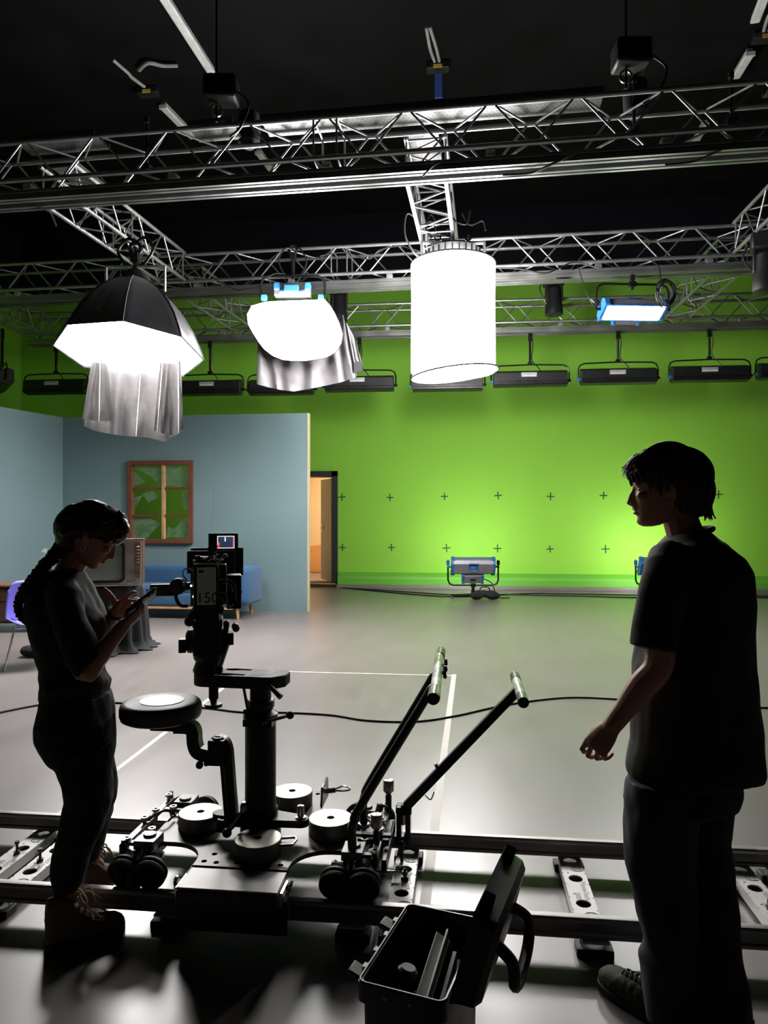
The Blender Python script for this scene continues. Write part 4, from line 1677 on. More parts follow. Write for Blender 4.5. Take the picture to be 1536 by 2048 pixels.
solo(fuse(MB().ell(bc_ + RIGHT * .05, (.12, .09, .065)).ell(bc_ + RIGHT * -.03 + UP * .01, (.08, .08, .06)), .01, 2, push=lambda p, n: p + n * .01 * noise.noise(p * 20)), 'pouch', 'small black pouch lying on the floor behind the woman', 'pouch', mat('black sandbag cloth', (.018, .018, .02), .85), loc=(bc_.x, bc_.y, 0), smooth=80)
tb = MB()
for k in range(3):
    a = P(4 + k * 2, 1255 + 14 * k, 8.4)
    tb.box(a, (.05, .03, .07))

# cables on the floor
cable([PZ(-60, 1440, .008), PZ(0, 1425, .008), PZ(84, 1409, .008), PZ(160, 1401, .008), PZ(240, 1406, .008), PZ(400, 1415, .008), PZ(480, 1424, .008), PZ(565, 1425, .008), PZ(660, 1430, .008), PZ(735, 1441, .008), PZ(830, 1443, .008), PZ(910, 1432, .008), PZ(1000, 1412, .008), PZ(1080, 1400, .008), PZ(1150, 1395, .008), PZ(1240, 1399, .008), PZ(1350, 1410, .008), PZ(1505, 1415, .008), PZ(1620, 1416, .008)], .0075, 'long black cable snaking right across the floor behind the dolly', n=8)
for i, (y0, y1, ym) in enumerate(((1180, 1196, 1191), (1178, 1193, 1187))):
    cable([PZ(672, 1174 + i, .012), PZ(740, 1181 - i * 2, .012), PZ(830, ym - 2, .012), PZ(900, ym + 2, .012), PZ(960, ym + 1, .012), PZ(1060, 1187 + i * 3, .012), PZ(1160, 1188 + i * 4, .012), PZ(1280, 1190 + i * 5, .012), PZ(1400, 1189 + i * 4, .012), PZ(1570, 1193 + i * 3, .012)], .013, ('front' if i else 'rear') + ' one of two black cables along the foot of the green wall', n=8)

# ---------------------------------------------------------------- camera track
TA = YAW - radians(6.3)
TO = C(0, 2.953, 0)
TU = V((cos(TA), sin(TA), 0))
TV = V((-sin(TA), cos(TA), 0))
TR3 = Matrix.Rotation(TA, 3, 'Z')


def K(x, y, z):        # track coordinates: along, across (away from the lens), up
    return TO + TU * x + TV * y + UP * z


M_RAILT = mat('worn grey rail', (0.30, 0.29, 0.28), .42, .8, var=.15, scale=6)
M_SLEEP = mat('pale anodised sleeper', (0.86, 0.84, 0.82), .34, .0, var=.05, scale=6, spec=.9)
M_PRINT = mat('grey printed lettering', (.36, .35, .35), .6)
ZTOP, ZBOT, ZSL = .135, .062, .06
GA = .31


def holes_plate(mb, x, y0, y1, wd, z0, z1, holes, r, n=32):
    """flat bar along the across axis with round holes"""
    cells = []
    y = y0
    for h in sorted(holes):
        a, b = h - wd / 2, h + wd / 2
        cells.append((y, a, None))
        cells.append((a, b, h))
        y = b
    cells.append((y, y1, None))
    for a, b, h in cells:
        if b - a < 1e-4:
            continue
        if h is None:
            mb.box(K(x, (a + b) / 2, (z0 + z1) / 2), (wd, b - a, z1 - z0), TR3)
            continue
        ins, outs = [], []
        for i in range(n):
            t = 2 * pi * (i + .5) / n
            c_, s_ = cos(t), sin(t)
            k = (wd / 2) / max(abs(c_), abs(s_))
            ins.append((r * c_, r * s_))
            outs.append((k * c_, k * s_))
        vs = []
        for z in (z0, z1):
            for q in (ins, outs):
                vs += [K(x + p[0], h + p[1], z) for p in q]
        fs = []
        for i in range(n):
            j = (i + 1) % n
            fs += [(i, j, n + j, n + i), (2 * n + i, 2 * n + j, 3 * n + j, 3 * n + i), (i, j, 2 * n + j, 2 * n + i), (n + i, n + j, 3 * n + j, 3 * n + i)]
        mb.add(vs, fs)


def sleeper(root, x, text=True):
    m = MB()
    holes_plate(m, x, -GA - .04, GA + .04, .096, ZSL - .006, ZSL, (-.265, -.09, .105, .265), .029)
    for s in (-1, 1):
        m.box(K(x + s * .0455, 0, ZSL - .024), (.005, 2 * GA - .03, .04), TR3)
    o = m.build('sleeper', M_SLEEP, root, smooth=30)
    MB().box(K(x, 0, .022), (.085, 2 * GA, .006), TR3).build('shade_plate', M_BLACK, o)  # black plate added so the sleeper holes look shaded
    for s in (-1, 1):
        MB().box(K(x, s * GA, .015), (.13, .07, .03), TR3).build('rubber_foot', M_RUBBER, o, bevel=.004)
    m = MB()
    m.text('MovieTech', K(x + .022, .008, ZSL), TR3 @ V((0, -1, 0)), TR3 @ V((1, 0, 0)), .032, .0006)
    for k in range(3):
        m.box(K(x - .018 + k * .007, -.035, ZSL + .0004), (.004, .05, .0008), TR3)
    for s, yy in ((-1, -.17), (1, .185)):
        m.text('M', K(x + .018, yy, ZSL), TR3 @ V((1, 0, 0)), TR3 @ V((0, 1, 0)), .04, .0006)
        m.tube([K(x + .018 + .026 * cos(t), yy + .018 * sin(t), ZSL + .0006) for t in [pi * (.15 + 1.7 * i / 14) for i in range(15)]], .0014, 4)
    m.build('lettering', M_PRINT, o, smooth=0)
    m = MB()
    for yy in (-.2, -.02, .15):
        m.cyl(K(x - .025, yy, ZSL - .001), K(x - .025, yy, ZSL + .0008), .004, n=8)
    m.build('rivets', M_BLACK, o, smooth=0)
    return o


def track(label, x0, x1, sl):
    r = thing('camera_track', label, 'camera track', K((x0 + x1) / 2, 0, 0), TA, 'dolly track sections laid end to end')
    for s in (-1, 1):
        m = MB()
        hw = .0225
        pr = [(-hw, ZBOT), (hw, ZBOT), (hw, ZBOT + .012), (.016, ZBOT + .018), (.016, ZTOP - .03), (.019, ZTOP - .022), (.0195, ZTOP - .01), (.014, ZTOP - .002), (0, ZTOP), (-.014, ZTOP - .002), (-.0195, ZTOP - .01), (-.019, ZTOP - .022), (-.016, ZTOP - .03), (-.016, ZBOT + .018), (-hw, ZBOT + .012)]
        m.prism(pr, K(x0, s * GA, 0), TV, UP, TU * (x1 - x0))
        m.build('rail', M_RAILT, r, smooth=40)
    for x in sl:
        sleeper(r, x)
    return r


SECS = [(-3.18, -1.5905), (-1.5895, -.0005), (.0005, 1.5895), (1.5905, 3.1)]
labs = ['track section at the left edge behind the woman', 'track section under the dolly', 'track section between the dolly and the standing man', 'track section cut by the right edge behind the man']
for i, ((a, b), lb) in enumerate(zip(SECS, labs)):
    track('pale sleepered ' + lb, a, b, [a + .08, (a + b) / 2, b - .08])


def turnbuckle(x, y, label):
    r = thing('turnbuckle', label, 'turnbuckle', K(x, y, ZSL), TA, 'turnbuckles joining the track sections')
    for s in (-1, 1):
        m = MB()
        m.cyl(K(x + s * .085, y, ZSL), K(x + s * .085, y, ZSL + .045), .006, n=8)
        m.cyl(K(x + s * .085, y, ZSL + .02), K(x + s * .085, y, ZSL + .034), .012, n=8)
        m.box(K(x + s * .085, y, ZSL + .006), (.03, .018, .012), TR3)
        m.build('bolt', M_BLACKMETAL, r)
    MB().cyl(K(x - .05, y, ZSL + .027), K(x + .05, y, ZSL + .027), .0075, n=10).build('sleeve', M_STEEL, r)
    MB().cyl(K(x - .085, y, ZSL + .027), K(x + .085, y, ZSL + .027), .004, n=8).build('threaded_rod', M_STEEL, r)


turnbuckle(0, .02, 'small turnbuckle joining two sleepers right of the dolly')
turnbuckle(1.59, -.05, 'small turnbuckle joining two sleepers at the right edge')
m = MB()
for xx in (-1.665, -1.52):
    r = MB()
    y_ = .055 if xx < -1.6 else .0
    r.cyl(K(xx, y_, ZSL), K(xx, y_, ZSL + .05), .006, n=8)
    r.cyl(K(xx, y_, ZSL + .045), K(xx, y_, ZSL + .056), .01, n=8)
    r.cyl(K(xx, y_, ZSL), K(xx, y_, ZSL + .012), .014, n=8)
    solo(r, 'bolt', ('left' if xx < -1.6 else 'right') + ' of two upright bolts standing on the paired sleepers left of the woman', 'bolt', M_BLACKMETAL, loc=K(xx, y_, ZSL))

# ---------------------------------------------------------------- the dolly
M_PLATE = mat('grey anodised dolly plate', (0.085, 0.08, 0.078), .36, .55, var=.3, scale=5)
M_PLATE2 = mat('grey brushed step', (0.15, 0.145, 0.14), .38, .6, var=.2, scale=6)
DXC, DYC = -.512, -.03
dolly = thing('camera_dolly', 'four-wheeled black camera dolly with central column and push bars on the track', 'camera dolly', K(DXC, 0, ZTOP), TA)
ZP = .25


def plate_outline():
    # cross-shaped platform with rounded bites between the arms
    hx, hy, ax, ay, rr = .185, .44, .43, .16, .14
    pts = []

    def bite(cx, cy, a0, a1):
        return [(cx + rr * cos(radians(a0 + (a1 - a0) * i / 8)), cy + rr * sin(radians(a0 + (a1 - a0) * i / 8))) for i in range(9)]
    hyf = .335
    out = [(-hx, -hyf), (hx, -hyf)]
    out += bite(hx + rr, -ay - rr, 180, 90)
    out += [(ax, -ay), (ax, ay)]
    out += bite(hx + rr, ay + rr, 270, 180)
    out += [(hx, hy), (-hx, hy)]
    out += bite(-hx - rr, ay + rr, 0, -90)
    out += [(-ax, ay), (-ax, -ay)]
    out += bite(-hx - rr, -ay - rr, 90, 0)
    return out


MB().prism(plate_outline(), K(DXC, 0, ZP - .018), TU, TV, UP * .018).build('platform', M_PLATE, dolly, smooth=30, bevel=.002)
m = MB()
for (x, y) in ((-.15, -.3), (-.10, -.305), (.10, -.305), (.15, -.3), (-.13, -.24), (-.15, .4), (-.1, .4), (.1, .4), (.15, .4), (-.02, -.3)):
    m.cyl(K(DXC + x, y, ZP - .001), K(DXC + x, y, ZP + .0006), .011, n=14)
m.build('screw_hole_shade', M_SHADE, dolly, smooth=0)  # flat discs painted dark as the shade in the screw holes
MB().box(K(DXC, -.412, ZP - .052), (.372, .156, .07), TR3).build('step_front_shade', M_BLACK, dolly, bevel=.003)  # black colour stands in for the shade under the step's overhang
# front step box with lettering
m = MB()
pr = [(-.335, ZP - .016), (-.34, ZP - .004), (-.488, ZP - .006), (-.488, ZP - .016)]
m.prism(pr, K(DXC - .185, 0, 0), TV, UP, TU * .37)
m.build('front_step', M_PLATE2, dolly, smooth=0, bevel=.004)
m = MB()
m.text('GF-Quad Dolly', K(DXC - .01, -.4905, ZP - .035), TU, UP, .042, .0006)
m.build('lettering', mat('grey dolly lettering', (.10, .10, .10), .5), dolly, smooth=0)
for s in (-1, 1):
    m = MB()
    m.box(K(DXC + s * .192, -.41, ZP - .045), (.012, .1, .05), TR3)
    m.tube(bez([K(DXC + s * .2, -.44, ZP - .06), K(DXC + s * .215, -.42, ZP - .02), K(DXC + s * .215, -.38, ZP - .02), K(DXC + s * .2, -.36, ZP - .06)]), .007, 6)
    m.build('latch', M_CHROME, dolly)
MB().box(K(DXC, -.13, ZP - .05), (.3, .55, .06), TR3).build('chassis', M_BLACK, dolly, bevel=.006)
MB().box(K(DXC, -.42, .13), (.42, .05, .13), TR3).build('front_skid', M_BLACK, dolly, bevel=.008)
# rear flap and safety pin
m = MB()
m.prism([(0, 0), (.16, 0), (.15, .09), (.13, .1), (.02, .09)], K(DXC + .185, .28, ZP - .02), TV, UP, TU * .01)
m.build('rear_flap', M_PLATE2, dolly, bevel=.002)
m = MB()
m.cyl(K(DXC + .18, .38, ZP + .02), K(DXC + .24, .38, ZP + .03), .012, n=10)
m.tube(bez([K(DXC + .23, .38, ZP + .03), K(DXC + .27, .39, ZP + .045), K(DXC + .30, .38, ZP + .045), K(DXC + .31, .365, ZP + .04), K(DXC + .28, .36, ZP + .035), K(DXC + .23, .375, ZP + .03)]), .004, 6)
m.build('locking_pin', M_CHROME, dolly)


# wheel bogies
def bogie(x, y, sy, sx):
    ax = K(x, y, .25)
    m = MB()
    m.box(K(x, y - sy * .04, .268), (.085, .10, .035), TR3)
    m.box(K(x, y - sy * .015, .235), (.07, .075, .035), TR3)
    m.cyl(K(x, y - sy * .05, .284), K(x, y - sy * .05, .294), .026, n=16)
    m.build('bogie_block', M_PLATE2, dolly, bevel=.003)
    m = MB()
    m.cyl(K(x, y + sy * .0, .245), K(x, y + sy * .055, .19), .022, n=14)
    m.build('axle_stub', M_STEEL, dolly)
    m = MB()
    m.box(K(x, y + sy * .07, .185), (.16, .03, .04), TR3)
    m.cyl(K(x, y + sy * .05, .2), K(x, y + sy * .1, .15), .026, n=12)
    m.build('wheel_rocker', M_BLACK, dolly, bevel=.004)
    for s in (-1, 1):
        wx = x + s * .053
        c = K(wx, y + sy * .06, .192)
        axd = (TV * sy * .9 + UP * -.25).normalized()
        w_ = MB()
        w_.lathe([(.02, -.024), (.048, -.024), (.062, -.02), (.064, -.01), (.058, 0), (.064, .01), (.062, .02), (.05, .024), (.045, .016), (.02, .016)], c, axd, 32)
        o = w_.build('wheel', M_RUBBER, dolly, smooth=40)
        hb = MB()
        hb.lathe([(.004, .03), (.018, .028), (.02, .014), (.02, -.028), (.004, -.03)], c, axd, 18)
        hb.lathe([(.04, .0175), (.047, .0185), (.047, .016), (.04, .015)], c, axd, 28)
        hb.build('hub', M_BLACKMETAL, o)
    for s in (-1, 1):
        m = MB()
        m.cyl(K(x + s * .03, y - sy * .0, .235), K(x + s * .062, y, .235), .009, n=8)
        m.lathe([(.013, 0), (.016, .008), (.01, .02)], K(x + s * .06, y, .235), TU * s, 8)
        m.build('clamp_knob', M_STEEL, dolly)


for x in (DXC - .42, DXC + .415):
    for sy in (-1, 1):
        bogie(x, sy * .235, sy, 1)
# side arms that carry the bogies
for sx, x in ((-1, DXC - .42), (1, DXC + .415)):
    m = MB()
    m.box(K(x, 0, ZP - .03), (.075, .42, .03), TR3)
    m.box(K(x - sx * .05, 0, ZP - .028), (.1, .22, .022), TR3)
    m.build('side_arm', M_PLATE2, dolly, bevel=.003)
    m = MB()
    m.box(K(x + sx * .085, -.0, ZP + .015), (.03, .46, .014), TR3)
    m.box(K(x + sx * .045, -.21, ZP + .012), (.11, .026, .014), TR3)
    m.box(K(x + sx * .045, .12, ZP + .012), (.11, .026, .014), TR3)
    m.build('steering_rod', M_PLATE2, dolly, bevel=.002)
    for (dx, y, h) in ((.085, -.21, .035), (.085, -.05, .05), (.085, .06, .04), (.085, .2, .05), (.03, .12, .03), (.03, -.1, .028), (-.03, .05, .022)):
        m = MB()
        m.cyl(K(x + sx * dx, y, ZP - .01), K(x + sx * dx, y, ZP + h), .009, n=10)
        m.cyl(K(x + sx * dx, y, ZP + h - .01), K(x + sx * dx, y, ZP + h), .016, n=12)
        m.build('link_bolt', M_STEEL, dolly)
    for (y, h) in ((-.235, .03), (.235, .045), (.0, .03)):
        m = MB()
        m.lathe([(.01, -.03), (.016, -.02), (.016, .01), (.009, .016), (.009, h)], K(x + sx * .088, y, ZP + .005), UP, 10)
        m.build('rod_end', M_BLACKMETAL, dolly)
    m = MB()
    m.tube(bez([K(x + sx * .08, -.04, ZP + .03), K(x + sx * .03, .02, ZP + .05), K(x + sx * .0, .06, ZP + .02)]), .006, 6)
    m.build('brake_cable', M_BLACKMETAL, dolly)
# right end lever block with upright silver-capped handles
xr = DXC + .475
m = MB()
m.box(K(xr, .03, ZP + .0), (.13, .2, .02), TR3)
m.box(K(xr + .06, -.02, ZP - .03), (.02, .38, .05), TR3)
m.box(K(xr, -.07, ZP + .03), (.15, .03, .012), TR3)
m.build('lever_block', M_BLACKMETAL, dolly, bevel=.003)
for (x, y, h, tx) in ((xr + .035, .2, .12, 0), (xr + .02, -.12, .1, 0)):
    MB().cyl(K(x, y, ZP), K(x + tx, y, ZP + h - .03), .014, n=12).build('lever_stem', M_BLACK, dolly)
    MB().lathe([(.008, -.03), (.024, -.012), (.024, .03), (.02, .036), (.004, .038)], K(x + tx, y, ZP + h), UP, 18).build('lever_cap', M_STEEL, dolly)

# column
cx_, cy_ = DXC, -.05
m = MB()
m.lathe([(.085, ZP), (.085, ZP + .05), (.072, ZP + .06), (.072, ZP + .11), (.064, ZP + .12)], K(cx_, cy_, 0), UP, 36)
m.build('column_foot', M_BLACKMETAL, dolly)
MB().lathe([(.064, ZP + .06), (.064, .745), (.058, .75)], K(cx_, cy_, 0), UP, 36).build('column', M_BLACK, dolly)
m = MB()
m.lathe([(.07, .725), (.072, .728), (.072, .755), (.064, .76), (.05, .77), (.058, .785), (.058, .81), (.052, .815), (.045, .815)], K(cx_, cy_, 0), UP, 36)
m.box(K(cx_ + .01, cy_ - .06, .735), (.12, .05, .028), TR3)
m.build('collar', M_BLACKMETAL, dolly)
MB().lathe([(.044, .76), (.044, .885)], K(cx_, cy_, 0), UP, 30).build('inner_column', M_BLACK, dolly)
m = MB()
m.tube([K(cx_ + .03, cy_ - .085, .738), K(cx_ + .135, cy_ - .06, .765)], .007, 8)
m.build('collar_lever', M_STEEL, dolly)
MB().ell(K(cx_ + .14, cy_ - .058, .767), (.017, .017, .017), None, 14, 10).build('lever_ball', M_BLACK, dolly)
m = MB()
m.tube([K(cx_ - .07, cy_ - .02, .885), K(cx_ - .045, cy_ - .03, .77)], .006, 6)
m.box(K(cx_ - .045, cy_ - .03, .77), (.03, .03, .02), TR3)
m.build('lock_rod', M_BLACKMETAL, dolly)
# arms at the column foot (with posts)
m = MB()
for (x0, y0, x1, y1) in ((cx_, cy_, cx_ + .175, cy_ - .02), (cx_, cy_, cx_ - .17, cy_ + .0)):
    a, b = K(x0, y0, ZP + .055), K(x1, y1, ZP + .055)
    d = (b - a).normalized()
    n_ = UP.cross(d)
    pts = [a + n_ * .06, a - n_ * .06] + [b + (d * cos(t) - n_ * sin(t)) * .035 for t in [pi / 2 - pi * k / 8 for k in range(9)]]
    pts = [a - n_ * .06] + [b + d * (.035 * cos(t)) + n_ * (.035 * sin(t)) for t in [-pi / 2 + pi * k / 8 for k in range(9)]] + [a + n_ * .06]
    m.loft([pts, [p + UP * .03 for p in pts]])
m.build('foot_arm', M_BLACK, dolly, smooth=30, bevel=.003)
m = MB()
m.lathe([(.022, 0), (.022, .006), (.014, .008), (.014, .05), (.011, .052)], K(cx_ + .175, cy_ - .02, ZP + .085), UP, 16)
m.build('arm_post', M_STEEL, dolly)
m = MB()
m.tube([K(cx_ - .06, cy_ - .05, ZP + .12), K(cx_ - .1, cy_ - .12, ZP + .06)], .006, 8)
m.lathe([(.006, 0), (.018, .01), (.018, .03), (.01, .045)], K(cx_ - .055, cy_ - .045, ZP + .105), UP, 12)
m.build('arm_lever', M_STEEL, dolly)
MB().ell(K(cx_ - .102, cy_ - .124, ZP + .055), (.019, .019, .019), None, 14, 10).build('lever_knob', M_BLACK, dolly)

# push bar: two bent tubes and a cross grip
ZG_ = .90
xg = .215
bars = [(-.098, -.212, -.115), (-.092, .06, .13)]
for (x, y, yt) in bars:
    q = [K(x, y, ZP + .0), K(x - .004, y, ZP + .1), K(x + .004, y, ZP + .14), K(x + .03, y + (yt - y) * .15, ZP + .2), K(xg - .06, yt, ZG_ - .09), K(xg - .02, yt, ZG_ - .02), K(xg, yt, ZG_)]
    MB().tube(bez(q, 8), .0175, 12).build('push_tube', mat('dark grey push tube', (.09, .085, .08), .3, .7), dolly)
MB().cyl(K(xg + .006, -.30, ZG_), K(xg - .002, .62, ZG_), .0215, n=18).build('push_grip', mat('pale polished grip', (.62, .62, .62), .25, .25), dolly)
for y in (-.24, .56):
    MB().cyl(K(xg + .002, y - .07, ZG_), K(xg + .002, y + .07, ZG_), .0232, n=18).build('grip_sleeve', mat('grip sleeve with green reflection', (.008, .011, .009), .25), dolly)  # the wall's green reflection is put into the dark sleeve colour
for y in (.15, .3):
    m = MB()
    c = K(xg + .03, y, ZG_ + .0)
    for k in range(5):
        a = 2 * pi * k / 5 + .3
        m.cyl(c, c + (TU * .2 + TV * cos(a) + UP * sin(a)).normalized() * .028, .008, n=6)
    m.cyl(K(xg, y, ZG_), c, .008, n=6)
    m.build('star_knob', M_BLACK, dolly)
m = MB()
for (x, y, _) in bars:
    m.lathe([(.028, -.02), (.03, -.005), (.026, .012), (.02, .016)], K(x, y, ZP + .005), UP, 14)
m.build('push_bar_socket', M_STEEL, dolly)

# steering bar: straight square arm with T grip
b0, b1 = K(.075, .215, .285), K(.564, .215, .815)
d = (b1 - b0).normalized()
u = TV
n_ = d.cross(u).normalized()
m = MB()
sq = [(-.016, -.02), (.016, -.02), (.016, .02), (-.016, .02)]
m.loft([[p + u * a + n_ * b for a, b in sq] for p in (b0, b1)])
m.build('steering_bar', M_BLACKMETAL, dolly, smooth=0, bevel=.003)
MB().cyl(K(.57, .0, .82), K(.57, .46, .82), .021, n=18).build('steering_grip', MATS['pale polished grip'], dolly)
for y in (.035, .42):
    MB().cyl(K(.57, y - .05, .82), K(.57, y + .05, .82), .0228, n=18).build('grip_sleeve', MATS['grip sleeve with green reflection'], dolly)
m = MB()
m.box(K(.045, .215, .205), (.022, .07, .17), TR3)
m.box(K(.085, .215, .2), (.022, .07, .15), TR3)
m.cyl(K(.03, .215, .27), K(.1, .215, .27), .022, n=12)
m.box(K(-.0, .215, .15), (.14, .06, .022), TR3)
m.cyl(K(.06, .17, .06), K(.06, .17, .15), .008, n=8)
m.build('steering_bracket', M_BLACKMETAL, dolly, bevel=.004)
m = MB()
m.cyl(K(.065, .18, .22), K(.065, .18, .262), .011, n=10)
m.cyl(K(.215, .215, .455), K(.205, .215, .48), .008, n=8)
m.tube(bez([K(.16, .2, .345), K(.185, .19, .33), K(.2, .2, .36)]), .003, 5)
m.build('bracket_pin', M_STEEL, dolly)

# seat on its swing arm
ZS = .80
sxx, syy = -.872, -.215
m = MB()
m.lathe([(.02, ZS - .034), (.138, ZS - .034), (.153, ZS - .026), (.1585, ZS - .012), (.159, ZS + .014), (.155, ZS + .028), (.147, ZS + .036), (.132, ZS + .0385), (.09, ZS + .039), (.02, ZS + .039)], K(sxx, syy, 0), UP, 48)
m.build('seat', mat('black vinyl seat', (.06, .056, .056), .5, var=.1), dolly, smooth=50)
MB().lathe([(.085, ZS + .0395), (.085, ZS + .0412), (.01, ZS + .0415)], K(sxx + .005, syy, 0), UP, 40).build('seat_disc', mat('pale seat disc', (.42, .42, .44), .4), dolly)
m = MB()
m.box(K(-.83, -.205, ZS - .06), (.16, .07, .035), TR3)
m.build('seat_mount', M_BLACK, dolly, bevel=.006)


def bar(pts, wd, th, name, mt=None, tv=None):
    """flat bar swept through points in the x-z plane of the track"""
    m_ = MB()
    rings = []
    P_ = [V(p) for p in pts]
    for i, p in enumerate(P_):
        t = (P_[min(i + 1, len(P_) - 1)] - P_[max(i - 1, 0)]).normalized()
        n2 = t.cross(TV).normalized()
        rings.append([p + n2 * th / 2 + TV * wd / 2, p - n2 * th / 2 + TV * wd / 2, p - n2 * th / 2 - TV * wd / 2, p + n2 * th / 2 - TV * wd / 2])
    m_.loft(rings)
    return m_.build(name, mt or M_BLACK, dolly, smooth=40, bevel=.004)


q = bez([K(-.82, -.2, ZS - .065), K(-.765, -.2, ZS - .065), K(-.742, -.2, ZS - .08), K(-.737, -.2, ZS - .13), K(-.72, -.198, ZS - .165), K(-.66, -.195, ZS - .18)], 5)
bar(q, .045, .05, 'seat_arm')
m = MB()
m.box(K(-.648, -.19, ZS - .165), (.065, .055, .10), TR3)
m.cyl(K(-.648, -.19, ZS - .12), K(-.648, -.19, ZS - .108), .02, n=14)
m.cyl(K(-.69, -.225, ZS - .205), K(-.66, -.2, ZS - .2), .011, n=8)
m.lathe([(.008, 0), (.016, .006), (.016, .02), (.008, .026)], K(-.694, -.23, ZS - .207), -TU, 8)
m.build('arm_joint', M_BLACK, dolly, bevel=.005)
q = [K(-.655, -.165, ZS - .2), K(-.62, -.16, ZS - .155), K(-.605, -.155, ZS - .18), K(-.604, -.13, .36), K(-.615, -.12, .325), K(-.65, -.12, .315)]
pts = bez([K(-.65, -.17, .655), K(-.63, -.168, .67), K(-.607, -.166, .66), K(-.598, -.164, .63)], 4)[:-1] + bez([K(-.598, -.164, .63), K(-.598, -.10, .34)], 4)[:-1] + bez([K(-.598, -.10, .34), K(-.605, -.095, .312), K(-.63, -.093, .30), K(-.66, -.09, .302)], 4)
bar([p - TU * .022 for p in pts], .034, .052, 'seat_post')
m = MB()
m.tube([p - TU * .03 - TV * .019 for p in bez([K(-.598, -.164, .63), K(-.598, -.10, .34)], 4)], .003, 5)
m.build('groove_highlight', M_PLATE2, dolly)  # paler line laid on the post as the painted highlight of its groove
m = MB()
m.box(K(-.6, -.06, .325), (.035, .08, .06), TR3)
m.build('post_bracket', M_BLACKMETAL, dolly, bevel=.004)

# offset arm on top of the column
ZO = .925
off = MB()
xa, xb, ya_ = -.735, -.47, -.06
ol2 = []
for i in range(13):
    t = radians(90 + 180 * i / 12)
    ol2.append((xa + .055 * cos(t), ya_ + .07 * sin(t)))
ol2 += [(xb + .0, ya_ - .085), (xb + .03, ya_ - .085), (xb + .075, ya_ - .03), (xb + .075, ya_ + .045), (xb + .03, ya_ + .085), (xb, ya_ + .085)]
off.prism(ol2, K(0, 0, ZO - .05), TU, TV, UP * .05)
off.build('offset_arm', mat('black arm paint', (.02, .02, .02), .6), dolly, smooth=40, bevel=.006)
m = MB()
for (xx, yy) in ((-.62, -.105), (-.62, -.01)):
    ol3 = [(xx + a, yy + b) for a, b in ((-.05, -.012), (-.02, -.02), (.02, -.008), (.055, -.012), (.06, .006), (.02, .012), (-.015, .02), (-.055, .012))]
    m.prism(ol3, K(0, 0, ZO + .0002), TU, TV, UP * .0006)
m.build('cutout_shade', M_SHADE, dolly, smooth=0)  # flush black shapes paint the shade of the cutouts
for (xx, rr) in ((-.735, .06), (-.51, .05)):
    m = MB()
    m.lathe([(rr - .002, ZO + .0003), (rr, ZO + .0003), (rr, ZO + .001), (rr - .002, ZO + .001), (rr - .002, ZO + .0003)], K(xx, ya_, 0), UP, 36, cap=False)
    m.build('arm_ring', M_PLATE2, dolly)
m = MB()
m.lathe([(.02, ZO - .05), (.02, ZO - .105), (.014, ZO - .11), (.014, ZO - .12), (.036, ZO - .125), (.036, ZO - .138), (.012, ZO - .14)], K(-.7, ya_ - .03, 0), UP, 20)
m.build('head_screw', M_BLACK, dolly)
m = MB()
m.cyl(K(-.46, -.13, ZO - .015), K(-.455, -.15, ZO - .02), .014, n=10)
m.tube([K(-.465, -.145, ZO - .015), K(-.39, -.19, ZO - .065)], [.008, .012], 10)
m.build('arm_lever', M_BLACK, dolly)

# loose counterweights on the platform
M_WT = mat('turned steel weight', (.27, .255, .225), .42, 1.0, var=.06, scale=4)


def weight(x, y, z, label, handle=False):
    r = thing('counterweight', label, 'weight', K(x, y, z), TA, 'round steel counterweights on the dolly')
    R_, H_ = .093, .062
    m = MB()
    m.lathe([(.016, .02), (.016, H_), (R_ - .003, H_), (R_, H_ - .003), (R_, .003), (R_ - .003, 0), (.016, 0), (.016, .02)], K(x, y, z), UP, 64, cap=False)
    m.build('disc', M_WT, r, smooth=25)
    MB().cyl(K(x, y, z + .001), K(x, y, z + .03), .0158, n=20).build('hole_shade', M_SHADE, r)  # black plug paints the shade down the hole
    if handle:
        m = MB()
        m.tube([K(x + .085, y + .04, z + .045), K(x + .14, y + .045, z + .05), K(x + .15, y + .02, z + .05), K(x + .145, y - .02, z + .05), K(x + .088, y - .02, z + .045)], .005, 6)
        m.build('wire_handle', M_STEEL, r)


weight(-.79, .0, ZP, 'steel counterweight on the left arm of the dolly, beside the seat post')
weight(-.225, .0, ZP, 'steel counterweight on the right arm of the dolly, beside the push bar')
weight(-.475, -.215, ZP, 'steel counterweight in front of the column with a small wire handle', True)
weight(-.455, .27, ZP, 'steel counterweight behind the column, partly hidden by it')

# ---------------------------------------------------------------- fluid head and camera
DC = 2.97


def Q(px, py, dd=0.0):
    return P(px, py, DC + dd)


CR = Matrix.Rotation(YAW + radians(12), 3, 'Z')      # the camera looks away from us, a little to the left
head = thing('fluid_head', 'black fluid head with pan handle carrying the film camera', 'tripod head', K(-.735, -.06, ZO))
hb = K(-.735, -.06, ZO)
m = MB()
m.lathe([(.06, 0), (.062, .01), (.055, .03), (.05, .045), (.058, .055), (.062, .075), (.06, .085)], hb, UP, 32)
m.build('bowl', M_BLACK, head)
m = MB()
m.box(hb + UP * .135, (.115, .14, .12), CR)
m.cyl(hb + UP * .13 + CR @ V((-.085, 0, 0)), hb + UP * .13 + CR @ V((.075, 0, 0)), .05, n=28)
m.cyl(hb + UP * .13 + CR @ V((-.09, 0, 0)), hb + UP * .13 + CR @ V((-.06, 0, 0)), .04, n=28)
m.build('tilt_body', M_BLACK, head, bevel=.008)
m = MB()
m.box(hb + UP * .21, (.12, .16, .03), CR)
m.box(hb + UP * .24, (.095, .2, .035), CR)
m.box(hb + UP * .262, (.13, .22, .016), CR)
m.build('quick_plate', M_BLACK, head, bevel=.004)
m = MB()
